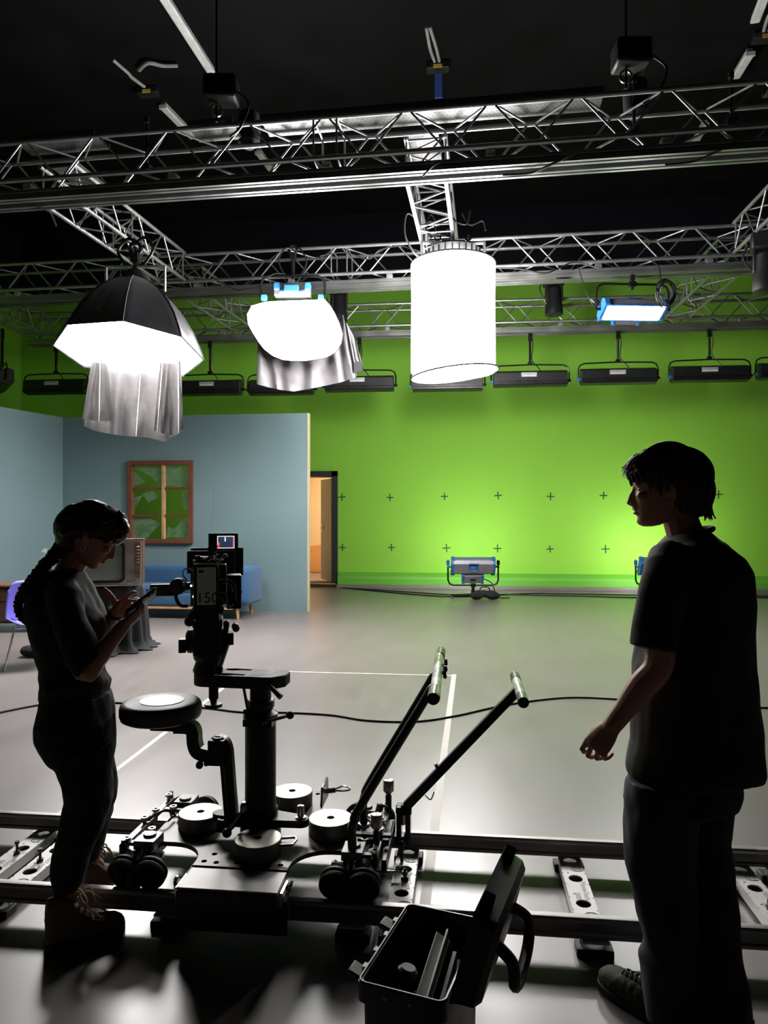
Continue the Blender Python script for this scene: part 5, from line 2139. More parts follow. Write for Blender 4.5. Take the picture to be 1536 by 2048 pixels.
m.box(hb + UP * .12 + CR @ V((-.1, -.04, 0)), (.03, .05, .055), CR)
m.build('drag_knob', M_BLACK, head, bevel=.003)
m = MB()
m.box(hb + UP * .14 + CR @ V((.085, -.02, 0)), (.04, .06, .05), CR)
m.lathe([(.012, 0), (.02, .008), (.02, .02), (.012, .028)], hb + UP * .16 + CR @ V((.1, -.03, .02)), CR @ V((1, 0, .4)), 10)
m.lathe([(.008, 0), (.013, .03), (.013, .045), (.006, .05)], hb + UP * .165 + CR @ V((.075, -.03, 0)), UP, 10)
m.build('control_knob', M_BLACK, head, bevel=.003)
MB().cyl(hb + UP * .135 + CR @ V((.085, -.03, 0)), hb + UP * .025 + CR @ V((.045, -.09, 0)), .0115, n=12).build('pan_handle', M_STEEL, head)
MB().cyl(hb + UP * .035 + CR @ V((.047, -.085, 0)), hb + UP * .008 + CR @ V((.04, -.095, 0)), .017, n=12).build('handle_joint', M_BLACK, head)
m = MB()
m.ell(hb + UP * .245 + CR @ V((-.06, -.1, 0)), (.02, .015, .016), CR, 12, 8)
m.ell(hb + UP * .225 + CR @ V((-.07, -.1, 0)), (.02, .012, .02), CR, 12, 8)
m.build('level_bubble', M_PLASTIC, head)

cm0 = hb + UP * .278
camr = thing('film_camera', 'black film camera with battery reading 150, two monitors and many cables on the dolly head', 'camera', cm0)


def B(x, y, z):
    return cm0 + CR @ V((x, y, z))


# body
MB().box(B(.01, .10, .085), (.13, .2, .17), CR).build('body', M_BLACK, camr, bevel=.006)
MB().box(B(-.055, .06, .075), (.03, .16, .15), CR).build('side_module', M_PLASTIC, camr, bevel=.005)
MB().box(B(.0, .1, .012), (.11, .3, .02), CR).build('base_plate', M_BLACKMETAL, camr, bevel=.003)
for s in (-1, 1):
    MB().cyl(B(s * .035, -.02, .0), B(s * .035, .36, .0), .0075, n=10).build('support_rod', M_ALUDULL, camr)
# battery on the back with its display
bat = MB().box(B(-.008, -.035, .088), (.098, .05, .172), CR).build('battery', M_PLASTIC, camr, bevel=.006)
MB().box(B(-.004, -.0605, .085), (.076, .003, .155), CR).build('display', mat('grey battery display', (.10, .10, .085), .2, var=.03, emit=(.9, .9, .75), estr=.012), bat, bevel=.001)
m = MB()
m.text('150', B(-.0, -.0625, .036), CR @ V((1, 0, 0)), UP, .06, .0006)
m.box(B(-.025, -.0622, .146), (.02, .0006, .01), CR)
m.build('lettering', mat('dark display digits', (.018, .018, .02), .3), bat, smooth=0)
MB().box(B(-.006, -.04, .176), (.1, .05, .005), CR).build('battery_top', mat('pale battery edge', (.55, .55, .57), .35), bat)
MB().box(B(.044, -.045, .085), (.003, .03, .16), CR).build('battery_side', mat('grey green battery edge', (.2, .24, .2), .3), bat)
for (x, z, c_, nm) in ((-.067, .085, (.25, 1, .3), 'green'), (-.057, .04, (.9, .95, 1), 'white')):
    MB().ell(B(x, -.03, z), (.0042, .0042, .0042), None, 10, 8).build('status_light', mat(nm + ' status light', c_, .4, emit=c_, estr=6), camr)
# lens and matte box at the front
MB().lathe([(.045, 0), (.048, .02), (.055, .06), (.055, .13), (.05, .15)], B(.01, .2, .085), CR @ V((0, 1, 0)), 28).build('lens', M_BLACK, camr)
m = MB()
m.box(B(.03, .36, .16), (.24, .02, .13), CR)
m.box(B(.02, .36, .08), (.2, .06, .15), CR)
m.build('matte_box', M_BLACK, camr, bevel=.004)
# wide flag above and monitor
mon_c = Q(413, 1130, .10)
m = MB()
m.box(Q(421, 1124, .16), (.20, .02, .10), CR)
m.build('eyebrow_flag', M_BLACK, camr, bevel=.006)
MB().box(Q(452, 1122, .17), (.075, .02, .12), CR).build('side_flag', M_BLACK, camr, bevel=.003)
mc = Q(447, 1084, .02)
mon = MB().box(mc, (.115, .03, .068), CR).build('monitor', M_PLASTIC, camr, bevel=.006)
m = MB()
for s in (-1, 1):
    m.box(mc + CR @ V((s * .058, -.03, 0)), (.004, .05, .072), CR)
    m.box(mc + CR @ V((0, -.03, s * .036)), (.118, .05, .004), CR)
m.build('sun_hood', M_BLACK, mon)


def screen_mat():
    m = bpy.data.materials.new('lit monitor picture')
    m.use_nodes = True
    nt = m.node_tree
    b = nt.nodes['Principled BSDF']
    b.inputs['Base Color'].default_value = (.01, .01, .01, 1)
    tc = nt.nodes.new('ShaderNodeTexCoord')
    n = nt.nodes.new('ShaderNodeTexNoise')
    n.inputs['Scale'].default_value = 30
    nt.links.new(tc.outputs['Object'], n.inputs['Vector'])
    r = nt.nodes.new('ShaderNodeValToRGB')
    r.color_ramp.elements[0].color = (.006, .012, .03, 1)
    r.color_ramp.elements[1].color = (.03, .06, .12, 1)
    nt.links.new(n.outputs['Fac'], r.inputs[0])
    nt.links.new(r.outputs[0], b.inputs['Emission Color'])
    b.inputs['Emission Strength'].default_value = 1
    return m


sc0 = mc + CR @ V((.01, -.0165, 0))
MB().box(sc0, (.075, .003, .052), CR).build('screen', screen_mat(), mon)
m = MB()
m.box(sc0 + CR @ V((0, -.0022, .0245)), (.07, .001, .003), CR)
m.box(sc0 + CR @ V((0, -.0022, -.0245)), (.07, .001, .003), CR)
m.box(sc0 + CR @ V((-.0335, -.0022, .005)), (.003, .001, .035), CR)
m.box(sc0 + CR @ V((.0335, -.0022, 0)), (.002, .001, .048), CR)
m.box(sc0 + CR @ V((-.003, -.0022, .012)), (.005, .001, .018), CR)
m.build('frame_lines', mat('white screen marks', (.1, .1, .1), .5, emit=(.9, .85, .9), estr=.9), mon)
m = MB()
m.box(sc0 + CR @ V((-.029, -.002, -.012)), (.008, .001, .022), CR)
m.box(sc0 + CR @ V((.029, -.002, 0)), (.003, .001, .046), CR)
m.build('red_bar', mat('red screen mark', (.1, .01, .01), .5, emit=(.8, .05, .06), estr=.8), mon)
m = MB()
m.tube([mc - UP * .034, Q(437, 1118, .03), Q(432, 1150, .05)], .007, 8)
m.box(Q(436, 1116, .03), (.02, .02, .03), CR)
m.build('monitor_arm', M_BLACKMETAL, mon)
# eyepiece arm on the left
ep = Q(355, 1172, .06)
MB().lathe([(.02, 0), (.034, .008), (.036, .035), (.028, .05), (.02, .08)], ep + CR @ V((0, -.04, 0)), CR @ V((.2, 1, 0)), 22).build('eyepiece', M_RUBBER, camr)
m = MB()
m.box(Q(380, 1172, .1), (.08, .03, .03), CR)
m.tube(bez([ep - UP * .02, Q(352, 1195, .05), Q(360, 1210, .06), Q(376, 1212, .06)]), .008, 8)
m.build('eyepiece_arm', M_BLACKMETAL, camr)
m = MB()
m.box(Q(326, 1180, .04), (.105, .03, .05), CR)
m.build('side_monitor', M_PLASTIC, camr, bevel=.004)
m = MB()
m.box(Q(325, 1192, .02), (.105, .004, .0025), CR)
m.build('edge_highlight', mat('painted edge highlight', (.6, .6, .62), .3), camr)  # pale strip painted on as the lit line along the monitor
MB().box(Q(302, 1186, .02), (.002, .004, .018), CR).build('red_light', mat('dim red tally', (.3, .02, .04), .4, emit=(.6, .03, .08), estr=.5), camr)
# top handle, cheese plates and connectors
m = MB()
m.box(B(.0, .08, .19), (.1, .16, .02), CR)
m.box(B(.01, .08, .235), (.024, .15, .022), CR)
for y in (.02, .14):
    m.box(B(.01, y, .21), (.02, .02, .04), CR)
m.build('top_handle', M_BLACKMETAL, camr, bevel=.003)
m = MB()
for i in range(9):
    c = B(-.055 + .014 * i, -.01 + .01 * (i % 3), .186 + .006 * ((i * 7) % 4))
    m.box(c, (.012 + .01 * (i % 2), .02, .008), CR)
m.box(Q(413, 1122, .02), (.012, .012, .016), CR @ Matrix.Rotation(.5, 3, 'Y'))
m.box(Q(450, 1112, .02), (.02, .012, .014), CR @ Matrix.Rotation(-.5, 3, 'Y'))
m.box(Q(368, 1168, .0), (.008, .012, .016), CR)
m.build('connector', mat('bright connector', (.6, .6, .62), .25, .9), camr, bevel=.001)
MB().box(Q(468, 1182, .02), (.06, .1, .14), CR).build('recorder_box', M_PLASTIC, camr, bevel=.005)
m = MB()
for (x, y) in ((472, 1160), (476, 1170), (478, 1184), (474, 1196)):
    m.cyl(Q(x, y, -.03), Q(x + 3, y, -.05), .007, n=10)
m.box(Q(480, 1184, -.01), (.012, .03, .02), CR)
m.build('recorder_knob', M_BLACKMETAL, camr)
M_GCABLE = mat('shiny grey cable', (.38, .38, .39), .3)
wires = [
    [(376, 1163), (366, 1150), (368, 1140), (378, 1136), (388, 1142)],
    [(440, 1160), (455, 1158), (468, 1166), (472, 1180), (471, 1200)],
    [(446, 1166), (456, 1166), (464, 1174), (466, 1184)],
    [(436, 1186), (448, 1186), (454, 1194), (454, 1208)],
    [(437, 1192), (446, 1200), (452, 1208)],
    [(437, 1218), (444, 1222), (447, 1226)],
    [(418, 1122), (424, 1118), (432, 1122), (436, 1126)],
    [(420, 1152), (426, 1140), (440, 1120), (446, 1112)],
    [(432, 1118), (432, 1108), (431, 1100)],
    [(436, 1236), (434, 1250), (430, 1262), (428, 1270)],
    [(456, 1210), (462, 1214), (466, 1208)],
    [(390, 1140), (400, 1140), (412, 1138), (436, 1140)],
]
for i, wv_ in enumerate(wires):
    q = bez([Q(x, y, -.05 + .012 * (k % 2)) for k, (x, y) in enumerate(wv_)], 6)
    MB().tube(q, .0028, 6).build('cable', M_GCABLE, camr)

# ---------------------------------------------------------------- tool case in the foreground
CA = radians(-17)
k0, k1, k2 = PZ(725, 1965, .33), PZ(880, 2005, .33), PZ(815, 1818, .33)
cu = (k1 - k0)
cu.z = 0
cw, cu = cu.length, cu.normalized()
cv = UP.cross(cu)
cl_ = .40
case = thing('tool_case', 'open black hard plastic tool case with raised lid, in the foreground beside the man', 'case', V((k0.x, k0.y, 0)) + cu * cw / 2 + cv * cl_ / 2, atan2(cu.y, cu.x))
M = wmat(case)
R3 = M.to_3x3()
CH = .33
cw += .02


def W(x, y, z):
    return M @ V((x, y, z))


m = MB()


def rr_ring(w_, l_, z, r=.02):
    return [W(x, y, z) for x, y in rrect(w_, l_, r, 4)]


m.loft([rr_ring(cw - .03, cl_ - .03, 0), rr_ring(cw - .02, cl_ - .02, .012), rr_ring(cw - .012, cl_ - .012, CH - .055), rr_ring(cw + .012, cl_ + .012, CH - .05), rr_ring(cw + .012, cl_ + .012, CH), rr_ring(cw - .008, cl_ - .008, CH), rr_ring(cw - .014, cl_ - .014, CH - .02), rr_ring(cw - .03, cl_ - .03, .02)], cap=True)
m.build('body', M_PLASTIC, case, smooth=30)
m = MB()
m.tube([W(x, y, CH + .003) for x, y in rrect(cw + .004, cl_ + .004, .02, 4)], .0035, 6, closed=True)
m.build('rim_seal', mat('grey rim edge', (.07, .07, .072), .3), case)
m = MB()
for y in (-.13, -.05, .03, .11):
    m.box(W(-cw / 2 - .01, y, CH - .006), (.014, .02, .016), R3)
for x in (-.04, .03):
    m.cyl(W(x, -cl_ / 2 - .005, CH - .02), W(x, -cl_ / 2 - .012, CH - .02), .005, n=8)
    m.cyl(W(x, cl_ / 2 + .005, CH - .02), W(x, cl_ / 2 + .012, CH - .02), .005, n=8)
m.build('rim_stud', mat('grey studs', (.3, .3, .3), .4), case)
for y in (-.12, .12):
    MB().box(W(-cw / 2 - .035, y, CH - .03), (.055, .05, .016), R3 @ Matrix.Rotation(.35, 3, 'Y')).build('latch', M_PLASTIC, case, bevel=.004)
# lid, hinged along the right side and standing open
hx = cw / 2 + .012
la = radians(75)
lx = V((cos(la), 0, sin(la)))        # up the lid
ln = V((-sin(la), 0, cos(la)))       # into the lid


def LW(a, y, n):
    return W(hx + lx.x * a + ln.x * n, y, CH + lx.z * a + ln.z * n)


LH = .25
m = MB()


def lring(ins, n):
    return [LW(LH / 2 + a, y, n) for a, y in rrect(LH - 2 * ins, cl_ - 2 * ins, .025, 4)]


m.loft([lring(.02, -.075), lring(.006, -.06), lring(0, -.02), lring(-.006, 0), lring(.012, 0), lring(.018, -.02), lring(.03, -.055)], cap=True)
lid = m.build('lid', M_PLASTIC, case, smooth=30)
m = MB()
m.box(LW(LH / 2 + .02, 0, -.004), (.016, cl_ - .10, .12), R3 @ Matrix.Rotation(pi / 2 - la, 3, 'Y'))
m.build('lid_tray', mat('grey lid tray', (.22, .23, .21), .4), lid, bevel=.004)
for y in (-.14, .14):
    MB().box(LW(LH + .0, y, -.02), (.03, .06, .05), R3 @ Matrix.Rotation(pi / 2 - la, 3, 'Y')).build('lid_latch', M_SHADE, lid, bevel=.004)
m = MB()
hpz = [LW(.14, -.1, -.07), LW(.12, -.11, -.12), LW(.06, -.1, -.14), LW(.03, .0, -.145), LW(.06, .1, -.14), LW(.12, .11, -.12), LW(.14, .1, -.07)]
m.tube(bez(hpz, 6), .016, 8)
m.build('handle', M_PLASTIC, lid)
# things in the case
zi = .06


def inside(name, label, cat, builder, loc, mt, **k):
    o = solo(builder, name, label, cat, mt, loc=loc, **k)
    return o


m = MB()
R_ = R3 @ Matrix.Rotation(radians(8), 3, 'X') @ Matrix.Rotation(radians(4), 3, 'Z')
c = W(.03, -.02, .285)
m.box(c, (.045, .28, .008), R_ @ Matrix.Rotation(.5, 3, 'Y'))
m.box(c + R_ @ V((.016, 0, .012)), (.006, .28, .034), R_)
inside('metal_channel', 'greenish grey metal channel lying lengthwise in the open case', 'metal bar', m, c, mat('greenish grey metal', (.30, .31, .28), .4, .3), bevel=.001)
m = MB()
c = W(.075, -.04, .25)
m.box(c, (.012, .27, .035), R_)
m.box(c + R_ @ V((.01, 0, -.01)), (.02, .27, .008), R_)
inside('metal_channel', 'dark metal bar beside the lid hinge inside the open case', 'metal bar', m, c, mat('dark olive metal', (.10, .11, .10), .4, .4), bevel=.001)
m = MB()
c = W(-.04, -.06, .02)
m.box(c + UP * .11, (.05, .07, .22), R3)
m.lathe([(.03, 0), (.032, .05), (.02, .06)], W(-.04, -.06, .245), R3 @ V((.2, .1, 1)), 14)
m.box(W(-.02, -.07, .275), (.03, .03, .03), R3)
m.cyl(W(-.01, -.06, .24), W(.01, -.08, .22), .01, n=10)
inside('grip_clamp', 'black grip clamp standing upright in the open case', 'clamp', m, c, M_BLACKMETAL, bevel=.004)
for (x, y, z, lb) in ((.02, .13, .27, 'far end'), (-.0, -.08, .17, 'near end')):
    m = MB()
    c = W(x, y, z)
    m.ell(c, (.032, .014, .01), R3 @ Matrix.Rotation(.5, 3, 'Z') @ Matrix.Rotation(.3, 3, 'X'), 14, 8)
    m.box(c - UP * .02, (.014, .014, .04), R3)
    inside('wing_nut', 'grey wing nut towards the %s of the open case' % lb, 'wing nut', m, c, mat('grey wing nut', (.25, .25, .24), .4, .4))
m = MB()
c = W(-.02, .05, zi)
m.ell(c + UP * .04, (.06, .1, .05), R3, 16, 10)
inside('black_cloth', 'crumpled black cloth in the bottom of the open case', 'cloth', fuse(m, .008, 2, push=lambda p, n: p + n * .015 * noise.noise(p * 18)), c, mat('black sandbag cloth', (.018, .018, .02), .85), smooth=80)

# ---------------------------------------------------------------- people
M_SKIN = mat('skin', lin((196, 142, 118)), .48, var=.06, scale=14, spec=.35)
M_HAIRM = mat('dark brown hair', (.04, .022, .014), .5, var=.4, scale=40)
M_HAIRW = mat('brown hair', (.03, .018, .012), .42, var=.4, scale=40)
M_TEE = mat('faded black cotton', (.015, .0155, .0145), .9, var=.15, bump=.12, bscale=200, sheen=.1)
M_TEEW = mat('charcoal jersey', (.0105, .0125, .015), .9, var=.15, bump=.12, bscale=200, sheen=.05)
M_JEANS = mat('dark denim', (.014, .02, .04), .85, var=.3, scale=20, bump=.15, bscale=220, sheen=.1)
M_TROUS = mat('black trousers', (.009, .009, .011), .85, var=.2, bump=.1, bscale=120)
M_EYE = mat('eye', (.35, .33, .32), .2)
M_IRIS = mat('dark iris', (.02, .012, .008), .15)


def chain(mb, pts, rs, n=12):
    """limb: tapered tube with round joints"""
    q = [V(p) for p in pts]
    mb.tube(q, rs, n)
    for p, r in zip(q, rs):
        mb.ell(p, (r, r, r), None, 12, 8)


def smooth_chain(mb, pts, rs, k=5, n=12):
    q = bez(pts, k)
    rr = []
    for i in range(len(pts) - 1):
        for j in range(k):
            t = j / k
            t = t * t * (3 - 2 * t)
            rr.append(rs[i] * (1 - t) + rs[i + 1] * t)
    rr.append(rs[-1])
    mb.tube(q, rr, n)
    mb.ell(q[0], (rs[0],) * 3, None, 12, 8)
    mb.ell(q[-1], (rs[-1],) * 3, None, 12, 8)


def head_shape(mb, o, f, u, s, k=1.0, female=False):
    """head with brow, nose, lips, chin and ears; o = midpoint between the ears at eye level"""
    R_ = Matrix((f, s, u)).transposed()

    def L(a, b, c):
        return o + R_ @ V((a * k, b * k, c * k))
    prof = [(-.119, .035, .064, .014), (-.113, .008, .074, .028), (-.100, -.015, .079, .041), (-.082, -.04, .080, .050), (-.062, -.06, .083, .057), (-.042, -.078, .087, .064), (-.02, -.09, .088, .069),
            (0, -.097, .085, .071), (.018, -.101, .093, .073), (.045, -.103, .092, .076), (.07, -.098, .082, .073), (.09, -.083, .062, .062), (.105, -.058, .036, .044), (.114, -.03, .01, .02)]
    rings = []
    for z, b, fr, w_ in prof:
        c_, a_ = (b + fr) / 2, (fr - b) / 2
        ring = []
        for i in range(32):
            t = 2 * pi * i / 32
            ct, st = cos(t), sin(t)
            e = .85 if ct > 0 else .95
            ring.append(L(c_ + a_ * (abs(ct) ** e) * (1 if ct > 0 else -1), w_ * (abs(st) ** .9) * (1 if st > 0 else -1), z))
        rings.append(ring)
    mb.loft(rings)
    # nose
    nose = []
    for z, a, b, w_ in ((.016, .082, .094, .008), (0, .078, .097, .009), (-.016, .078, .105, .011), (-.032, .078, .110, .014), (-.043, .078, .114, .016), (-.051, .08, .106, .016), (-.054, .08, .096, .010)):
        nose.append([L(a, w_, z), L((a + b) / 2, w_ * .85, z), L(b - .003, w_ * .45, z), L(b, 0, z), L(b - .003, -w_ * .45, z), L((a + b) / 2, -w_ * .85, z), L(a, -w_, z)])
    mb.loft(nose)
    for y in (-1, 1):
        mb.ell(L(.092, y * .013, -.045), (.011 * k, .007 * k, .009 * k), R_, 10, 8)
        mb.ell(L(.082, y * .032, .021), (.011 * k, .024 * k, .008 * k), R_ @ Matrix.Rotation(y * -.25, 3, 'X'), 12, 8)      # brow
        mb.ell(L(.066, y * .044, -.022), (.02 * k, .018 * k, .016 * k), R_, 12, 8)                                       # cheek
        # upper lid
        mb.ell(L(.070, y * .031, .007), (.0125 * k, .016 * k, .006 * k), R_, 12, 8)
        mb.ell(L(.069, y * .031, -.009), (.0115 * k, .015 * k, .005 * k), R_, 12, 8)
        # ear: rim, lobe, inner plate
        Re = R_ @ Matrix.Rotation(y * -.45, 3, 'Z') @ Matrix.Rotation(.18, 3, 'Y')
        mb.ell(L(-.012, y * .076, -.012), (.017 * k, .005 * k, .03 * k), Re, 14, 10)
        rim = []
        for i in range(14):
            t = radians(-110 + 300 * i / 13)
            rim.append(L(-.012, y * .078, -.012) + Re @ V((-.018 * k * cos(t) * 1.0, y * .004 * k, .031 * k * sin(t))))
        mb.tube(rim, .0042 * k, 6)
        mb.ell(L(-.006, y * .074, -.04), (.008 * k, .005 * k, .01 * k), R_, 10, 8)
    for z, r in ((-.062, (.012, .023, .0055)), (-.0755, (.010, .021, .006))):
        mb.ell(L(.0835, 0, z), (r[0] * k, r[1] * k, r[2] * k), R_, 14, 8)
    mb.ell(L(.068, 0, -.102), (.014 * k, .02 * k, .013 * k), R_, 12, 8)
    return L, R_


def eyes(parent, L, R_, k):
    for y in (-1, 1):
        e = MB().ell(L(.0672, y * .031, -.001), (.0125 * k,) * 3, R_, 16, 12).build('eye', M_EYE, parent, smooth=80)
        MB().ell(L(.0755, y * .031, -.001), (.0045 * k, .0055 * k, .0055 * k), R_, 12, 8).build('iris', M_IRIS, e, smooth=80)
        MB().tube([L(.0795 - .006 * abs(t) ** 2, y * (.031 + t * .022), .026 + .004 * (1 - t * t)) for t in [-1 + i / 5 for i in range(11)]], .0028 * k, 5).build('eyebrow', M_HAIRM, parent)


def hand(mb, w_, d, n, s, curl, spread=(.10, .03, -.04, -.12), thumb=None, k=1.0, palm=.085):
    """w_: wrist, d: wrist to knuckles, n: out of the palm, s: towards the index side. curl: 4 triples of degrees"""
    d, n, s = V(d).normalized(), V(n), V(s)
    n = (n - d * n.dot(d)).normalized()
    s2 = d.cross(n).normalized()
    s = s2 if s2.dot(s) > 0 else -s2
    R_ = Matrix((d, s, n)).transposed()
    # palm
    rings = []
    for t, hw, th in ((-.12, .027, .02), (.1, .03, .02), (.35, .037, .019), (.7, .042, .016), (.95, .041, .013), (1.06, .036, .009)):
        rings.append([w_ + R_ @ V((t * palm * k, hw * k * cos(a), th * k * sin(a) - .0)) for a in [2 * pi * i / 16 for i in range(16)]])
    mb.loft(rings)
    mb.ell(w_ + R_ @ V((.035 * k, .024 * k, .010 * k)), (.03 * k, .014 * k, .014 * k), R_ @ Matrix.Rotation(.45, 3, 'Z'), 12, 8)
    lens = ((.043, .026, .021), (.047, .030, .022), (.043, .028, .021), (.034, .021, .019))
    offs = (.0325, .0112, -.0108, -.031)
    tips = []
    for i in range(4):
        p = w_ + R_ @ V((palm * k * (.99 - .05 * abs(i - 1) - (.03 if i == 3 else 0)), offs[i] * k, 0))
        a = 0
        dirv = (d + s * spread[i]).normalized()
        pts, rs = [p - dirv * .015 * k, p], [.0088 * k, .0088 * k]
        for j in range(3):
            a += radians(curl[i][j])
            v_ = dirv * cos(a) + n * sin(a)
            p = p + v_ * lens[i][j] * k
            pts.append(p)
            rs.append((.0080, .0072, .0058)[j] * k * (.9 if i == 3 else 1))
        chain(mb, pts, rs, 10)
        tips.append((p, v_))
    th = thumb or ((.5, .75, .3), (.8, .45, .35), (.95, .2, .25))
    p = w_ + R_ @ V((.022 * k, .026 * k, .006 * k))
    pts, rs = [p], [.0135 * k]
    for j, (ln, r) in enumerate(((.038, .0115), (.032, .0098), (.026, .0075))):
        p = p + (R_ @ V(th[j])).normalized() * ln * k
        pts.append(p)
        rs.append(r * k)
    chain(mb, pts, rs, 10)
    tips.append((p, (pts[-1] - pts[-2]).normalized()))
    return tips, R_


def shoe(parent, heel, toe, wd, hgt, m_up, m_sole, side, sole=.028, laces=None, toe_h=.055):
    heel, toe = V(heel), V(toe)
    d = toe - heel
    d.z = 0
    Ln = d.length
    d.normalize()
    s = UP.cross(d)
    ol = [(0, .26), (.02, .36), (.08, .42), (.2, .40), (.4, .38), (.55, .43), (.7, .5), (.82, .48), (.92, .38), (.98, .22), (1.0, .06)]
    poly = [(a * Ln, b * wd) for a, b in ol] + [(a * Ln, -b * wd) for a, b in reversed(ol)]
    m = MB()
    r0 = [heel + d * x + s * y for x, y in poly]
    r1 = [p + UP * sole for p in [heel + d * (x * 1.0) + s * y * 1.02 for x, y in poly]]
    m.loft([r0, [p + UP * sole * .5 for p in r0], r1])
    so_ = m.build('sole', m_sole, parent, smooth=50, bevel=.003)
    so_['label'] = 'shoe sole'
    up = MB()
    prof = [(.0, .22, hgt * .75), (.03, .33, hgt * .98), (.1, .38, hgt), (.22, .37, hgt), (.33, .36, hgt * .82), (.45, .40, (hgt * .82 + toe_h * 1.2) / 2), (.58, .44, toe_h * 1.2), (.72, .47, toe_h), (.84, .44, toe_h * .88), (.93, .33, toe_h * .7), (.985, .16, toe_h * .42)]
    rings = []
    for t, hw, h in prof:
        ring = []
        for i in range(18):
            a = pi * i / 17
            y = hw * wd * cos(a)
            z = sole + (h) * (sin(a) ** .55)
            ring.append(heel + d * t * Ln + s * y + UP * z)
        ring += [heel + d * t * Ln + s * (hw * wd * (-1 + 2 * i / 5)) + UP * (sole * .6) for i in range(1, 5)]
        rings.append(ring)
    up.loft(rings)
    up = fuse(up, .006, 3, push=lambda p, n: p + n * .0025 * noise.noise(p * 60))
    u_ = up.build('shoe', m_up, parent, smooth=80)
    lm = MB()
    for t in (.36, .42, .48, .54, .60):
        h = hgt * .88 + (toe_h * 1.2 - hgt * .88) * min(1, (t - .33) / .26)
        hw = .17 * wd
        for sg in (-1, 1):
            lm.tube(bez([heel + d * (t * Ln) + s * hw * sg + UP * (sole + h * .93), heel + d * ((t + .03) * Ln) + UP * (sole + h + .005), heel + d * ((t + .05) * Ln) - s * hw * sg + UP * (sole + h * .9)], 4), .0028, 5)
    if laces:
        for k in range(2):
            b0 = heel + d * (.36 * Ln) + UP * (sole + hgt * .95)
            sg = -1 if k else 1
            lm.tube(bez([b0, b0 + s * sg * .03 + UP * .025 + d * .01, b0 + s * sg * .06 + UP * .0 + d * .03, b0 + s * sg * .045 - UP * .03 + d * .03, b0 + d * .01], 5), .0035, 5)
            lm.tube(bez([b0, b0 + s * sg * .02 + d * .05, b0 + s * sg * .045 + d * .07 - UP * .04, b0 + s * sg * .05 + d * .1 - UP * .07], 5), .0035, 5)
    lm.build('laces', laces or M_BLACK, u_)
    return u_


def ring_px(D, y, xl, xr, hd, dd=0.0, n=28, ex=.9, tilt=0.0):
    """cross-section between two measured outline points, half depth hd"""
    c = P((xl + xr) / 2, y, D + dd)
    hw = (xr - xl) / 2 / F * (D + dd)
    ring = []
    for i in range(n):
        t = 2 * pi * i / n
        a, b = cos(t), sin(t)
        a = (abs(a) ** ex) * (1 if a > 0 else -1)
        b = (abs(b) ** ex) * (1 if b > 0 else -1)
        ring.append(c + RIGHT * hw * a + FWD * (hd * b + tilt * hw * a))
    return ring


def folds(amp, fx, fz, seed):
    def f(p, n):
        q = V((p.x * fx + seed, p.y * fx, p.z * fz))
        return p + n * amp * (noise.noise(q) + .5 * noise.noise(q * 2.3))
    return f


# ---- the standing man
DM = 2.28


def A(px, py, dd=0.0):
    return P(px, py, DM + dd)


man = thing('person', 'man standing at right seen from behind, in black t-shirt and dark jeans, looking left', 'person', C(.93, 2.27, 0))
body = MB()
hf = (RIGHT * -.96 + FWD * .28).normalized()
hu = UP
hs = hu.cross(hf).normalized()
ho = A(1327, 979)
Lm, Rm_ = head_shape(body, ho, hf, hu, hs, 1.0)
smooth_chain(body, [A(1352, 1010, .03), A(1364, 1050, .02), A(1376, 1085, .02), A(1384, 1120, .02)], [.052, .056, .061, .075])
body.loft([ring_px(DM, y, a + 10, b - 10, h) for y, a, b, h in ((1092, 1355, 1425, .06), (1120, 1335, 1450, .10), (1150, 1325, 1465, .13), (1200, 1325, 1468, .13), (1300, 1315, 1465, .11), (1400, 1305, 1465, .11), (1500, 1300, 1455, .11), (1560, 1290, 1450, .11))])
# left arm, swung a little forward
eb, wr_ = A(1318, 1328, -.17), A(1224, 1452, -.15)
smooth_chain(body, [A(1346, 1145, -.10), A(1324, 1230, -.16), eb, eb.lerp(wr_, .35), eb.lerp(wr_, .8), wr_], [.045, .047, .043, .042, .031, .028])
hd_ = (RIGHT * -.58 - UP * .80 + FWD * .1)
hn = (RIGHT * .58 - UP * .36 + FWD * .68)
hand(body, wr_, hd_, hn, FWD, [(26, 46, 30), (36, 50, 34), (46, 54, 36), (54, 54, 38)], spread=(.07, .02, -.05, -.12), thumb=((.75, .42, .5), (.92, .05, .4), (.95, -.05, .3)))
# right arm hanging on the far side
e2, w2 = A(1462, 1315, .22), A(1440, 1470, .26)
smooth_chain(body, [A(1430, 1140, .14), A(1458, 1230, .20), e2, e2.lerp(w2, .4), w2], [.04, .047, .043, .04, .028])
hand(body, w2, RIGHT * -.15 - UP * .98, RIGHT * -.5 + FWD * -.8, RIGHT * -1 + FWD * .3, [(20, 35, 25)] * 4)
# legs
for pts in ([A(1330, 1570, -.04), A(1320, 1700, -.05), A(1330, 1850, -.08), A(1338, 2030, -.09)], [A(1412, 1570, .05), A(1408, 1700, .03), A(1425, 1850, -.03), A(1442, 2030, -.10)]):
    smooth_chain(body, pts, [.07, .055, .046, .04])
bm_ = fuse(body, .0034, 2)
o = bm_.build('body', M_SKIN, man, smooth=80)
eyes(o, Lm, Rm_, 1.0)

